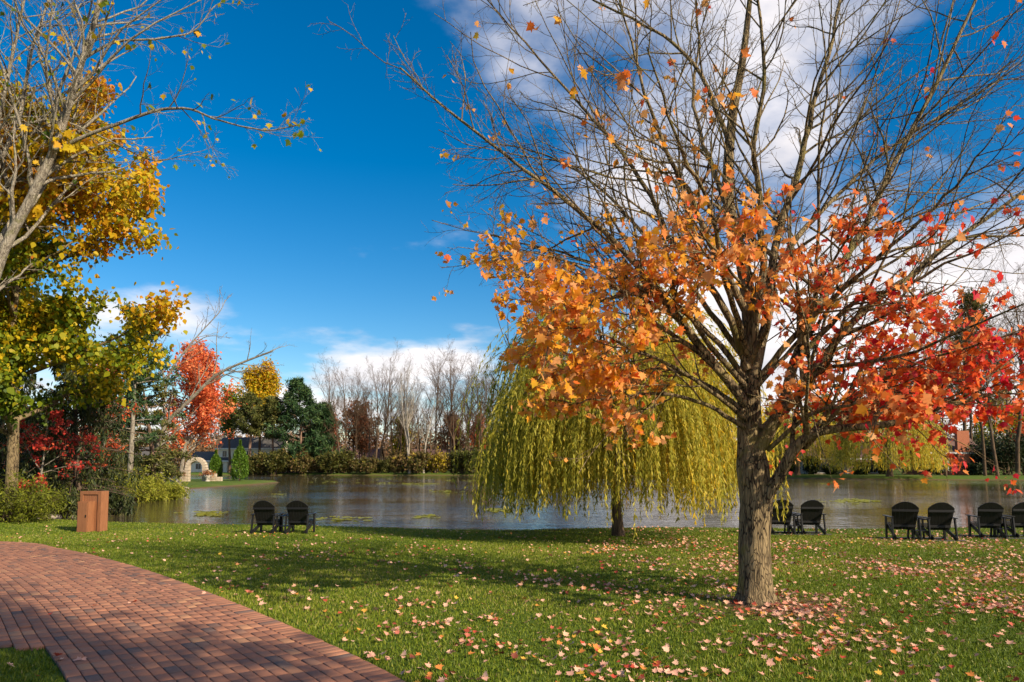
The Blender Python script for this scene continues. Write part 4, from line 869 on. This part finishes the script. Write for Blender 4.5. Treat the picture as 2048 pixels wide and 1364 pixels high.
conifer('far_pine', 'olive pine between the reddish trunk and the big white pine', X(548, 162), 162, fr_, 17.5, 4.4, M['pine_bark'], M['olive_needle'], .50, 12, 6, 9, 10, .8, .0, .6, r0=.36)
g_ = 'bare trees on the far shore'; lab = 'tall bare twiggy tree standing on the far shore woods edge'
base = [tree('far_bare_tree', lab, X(690, 164), 164, fr_, 24, .26, M['far_bark'], nl=17, t0=.3, ang=.58, lf=.44, up=.07, lv2=8, lv3=7, lv4=5, group=g_),
        tree('far_bare_tree', lab, X(760, 168), 168, fr_, 26, .3, M['far_bark'], nl=20, t0=.35, ang=.55, lf=.42, up=.07, lv2=8, lv3=7, lv4=5, group=g_, lean=(.05, 0)),
        tree('far_bare_tree', lab, X(905, 166), 166, fr_, 26, .3, M['far_bark'], nl=18, t0=.28, ang=.62, lf=.46, up=.08, lv2=8, lv3=7, lv4=5, group=g_, lean=(-.05, 0)),
        tree('far_bare_tree', lab, X(870, 170), 170, fr_, 27, .32, M['far_bark'], nl=20, t0=.4, ang=.55, lf=.42, up=.06, lv2=8, lv3=7, lv4=5, group=g_)]
for px in (676, 684, 698, 705, 715, 722, 733, 742, 751, 768, 778, 785, 792, 800, 808, 826, 832, 841, 856, 864, 884, 892, 912, 920, 927, 934, 942, 950, 958, 966, 975, 984, 992, 1002, 1020, 1060, 1110, 1170, 1240, 1310, 1380, 1440, 1500, 1560, 1620, 1680, 640, 664, 440, 560):
    d = fr_.uniform(160, 182); put(base[fr_.integers(0, 4)], X(px, d), d, fr_.uniform(0, 6.28), fr_.uniform(.62, 1.08) * (.8 if px < 670 or px > 1050 else 1), lab, g_)
tree('white_trunk_tree', 'pale forked bare tree rooted at the far waterline', X(820, 156.5), 156.5, fr_, 21, .38, M['white_bark'], nl=14, t0=.12, ang=.42, lf=.55, up=.07, lv2=7, lv3=6, lv4=3)
tree('white_trunk_tree', 'slim pale bare tree at the far waterline beside the forked one', X(848, 156.3), 156.3, fr_, 17, .26, M['white_bark'], nl=10, t0=.3, ang=.5, lf=.4, up=.05, lv2=6, lv3=5, lean=(-.04, 0))
tree('rust_tree', 'rounded rust red tree among the bare trees', X(726, 178), 178, fr_, 15.5, .3, M['far_bark'], M['rust_leaf'], 7000, .5, RHOMB, lambda p, rng: .35 + rng.normal(0, .2, len(p)), nl=26, t0=.2, ang=.75, lf=.45, up=.06, lv2=6, lv3=5, jit=.5)
tree('rust_tree', 'orange brown tree behind the bare trees near the willow', X(962, 186), 186, fr_, 13, .3, M['far_bark'], M['coral_leaf'], 4000, .5, RHOMB, lambda p, rng: .6 + rng.normal(0, .2, len(p)), nl=24, t0=.2, ang=.75, lf=.45, up=.06, lv2=6, lv3=4, jit=.5)
sb = [shrub('shore_shrub', 'x', 0, 300, fr_, 4.2, 3.4, M['shrub_leaf'], 3200, .42, (tn, .16), 'shrubs along the far waterline') for tn in (.25, .45, .65, .92)]
LB = ['olive green shrub in the hedge along the far waterline', 'brownish shrub in the hedge along the far waterline', 'tan twiggy shrub in the hedge along the far waterline', 'bright yellow shrub in the hedge along the far waterline']
first = [True] * 4
for px in np.arange(490, 1600, 19):
    kk_ = 3 if (862 < px < 905) else int(fr_.choice([0, 0, 1, 1, 2])); d = fr_.uniform(156.6, 158.6); s = fr_.uniform(.45, 1.25) * (.6 if 845 < px < 935 and fr_.random() < .6 else 1)
    if first[kk_]:
        o = sb[kk_]; first[kk_] = False; o.location = (X(px, d), d, gz(X(px, d), d) - .05); o.scale = (s,) * 3
    else: o = put(sb[kk_], X(px, d), d, fr_.uniform(0, 6.28), (s * 1.1, s * 1.1, s))
    o['label'] = LB[kk_]; o['group'] = LB[kk_].split(' in ')[0] + 's on the far waterline'
rt = None
for q, (px, d, H, mt, wd) in enumerate(((1545, 168, 15, 'rust_leaf', 'rust brown'), (1625, 172, 17, 'gold_leaf', 'olive gold'), (1700, 170, 14, 'coral_leaf', 'soft orange'), (1860, 165, 16, 'rust_leaf', 'russet'), (1985, 160, 17, 'gold_leaf', 'yellow olive'), (2045, 164, 15, 'coral_leaf', 'faded orange'), (1120, 182, 15, 'rust_leaf', 'deep rust'), (1420, 180, 16, 'gold_leaf', 'golden olive'), (800, 186, 13, 'gold_leaf', 'thin gold'), (905, 192, 14, 'rust_leaf', 'brown rust'), (655, 186, 14, 'coral_leaf', 'pale orange'))):
    tree('autumn_tree', f'{wd} rounded tree in the wood edge across the pond', X(px, d), d, fr_, H, .3, M['far_bark'], M[mt], 5000, .5, RHOMB, lambda p, rng: .35 + rng.normal(0, .2, len(p)), nl=24, t0=.2, ang=.75, lf=.44, up=.06, lv2=6, lv3=4, jit=.55)
# wood behind everything: too many to count
wrng = np.random.default_rng(83); n = 1700
wx_ = wrng.uniform(-230, 240, n); wy_ = wrng.uniform(192, 260, n); wh_ = wrng.uniform(6, 15, n)
cid = np.repeat(np.arange(n), 120); pts = np.stack([wx_[cid], wy_[cid], 1.0 + wh_[cid] * .45], -1) + wrng.normal(0, 1, (len(cid), 3)) * np.stack([2.2 + 0 * wx_[cid], 2.2 + 0 * wx_[cid], wh_[cid] * .24], -1)
V_, F_, t_ = leaves(pts, wrng, RHOMB, .75, np.clip(np.repeat(wrng.random(n), 120) + wrng.normal(0, .12, len(cid)), 0, 1), .2)
o = mk('far_woods', V_, F_, M['wood_leaf'], tint=t_); o['kind'] = 'stuff'; tag(o, 'far off autumn wood in brown and rust behind the houses', 'woods')

# ------------------------------------------------------------------ right bank
willow('far_willow', 'pale gold weeping willow before the brick house across the pond', X(1775, 113), 113, fr_, 16.5, 6.6, 900, .45, .42, M['far_bark'], step=.22, zlow=.6)
willow('far_willow', 'green gold weeping willow across the pond beside the brown roofed house', X(1592, 128), 128, fr_, 16.0, 6.0, 800, .45, .42, M['far_bark'], step=.22, zlow=1.2)
tree('wine_tree', 'dark wine red rounded tree behind the far willow', X(1805, 156), 156, fr_, 24, .4, M['far_bark'], M['wine_leaf'], 7000, .6, RHOMB, None, nl=26, t0=.25, ang=.75, lf=.36, up=.06, lv2=6, lv3=5, jit=.6)
tree('olive_tree', 'tall olive leaved tree behind the brick house', X(1925, 146), 146, fr_, 35, .45, M['far_bark'], M['shrub_leaf'], 6000, .6, RHOMB, lambda p, rng: .3 + rng.normal(0, .15, len(p)), nl=28, t0=.3, ang=.5, lf=.32, up=.07, lv2=7, lv3=5, jit=.6)
for px, d, s in ((1887, 117, .85), (1965, 120, 1.1), (1990, 118, 1.0), (2030, 121, 1.2), (2075, 124, 1.15), (1940, 134, 1.1), (2010, 140, 1.25)):
    put(base[fr_.integers(0, 4)], X(px, d), d, fr_.uniform(0, 6.28), s, 'bare tree on the grassy bank near the brick house', 'bare trees near the brick house')
for px, d, H in ((1975, 126, 6), (2010, 125, 7), (2050, 126, 7.5), (1955, 138, 8), (2090, 128, 8), (1620, 132, 3.0), (1660, 131, 1.8), (1720, 131, 1.8), (1760, 133, 4), (1830, 134, 5), (1560, 134, 5), (1500, 150, 5), (1860, 126, 1.8), (1945, 124, 2)):
    shrub('dark_hedge_shrub', 'dark evergreen shrub on the bank beside the houses across the pond', X(px, d), d, fr_, H, max(1.8, H * .55), M['dark_needle'], 2600, .40, (.35, .2), 'dark shrubs by the far houses')

# ------------------------------------------------------------------ lily pads
prng = np.random.default_rng(91); pv = []; pf = []; n = 0
for px, py, cnt, sx_ in ((830, 968, 60, 22), (760, 966, 14, 30), (655, 964, 10, 25), (890, 983, 24, 14), (420, 1028, 40, 18), (1000, 1022, 24, 14), (690, 1038, 22, 26), (1712, 1003, 70, 24), (930, 961, 20, 20), (740, 958, 16, 60), (1640, 966, 14, 30), (560, 988, 6, 6), (850, 1034, 14, 20)):
    for _ in range(cnt):
        c_ = on_plane(px + prng.normal(0, sx_), py + prng.normal(0, .8 + (py - 950) * .018), WZ); r0 = prng.uniform(.10, .20) * (1 + c_[1] / 160); a0 = prng.uniform(0, 6.28)
        ring = [(c_[0] + r0 * math.cos(a0 + q * .66), c_[1] + r0 * math.sin(a0 + q * .66), WZ + .012 + prng.uniform(0, .05)) for q in range(10)]
        pv += ring; pf.append(tuple(range(n, n + 10))); n += 10
o = mk('lily_pads', np.array(pv), np.array(pf), M['lime_leaf'], tint=np.full(len(pv), .7)); o['kind'] = 'stuff'; tag(o, 'floating patches of yellow green lily pads on the pond', 'lily pads')

# ------------------------------------------------------------------ trees behind the viewer whose shade falls on path and lawn
br_ = np.random.default_rng(97)
shade = tree('shade_tree', 'tree across the path whose shade falls on the bricks', 10.6, -4.5, br_, 13.5, .24, M['maple_bark'], M['maple_leaf'], 15000, .2, RHOMB, None, nl=24, t0=.5, ang=.8, lf=.34, up=.05, lv2=7, lv3=5, jit=.2)
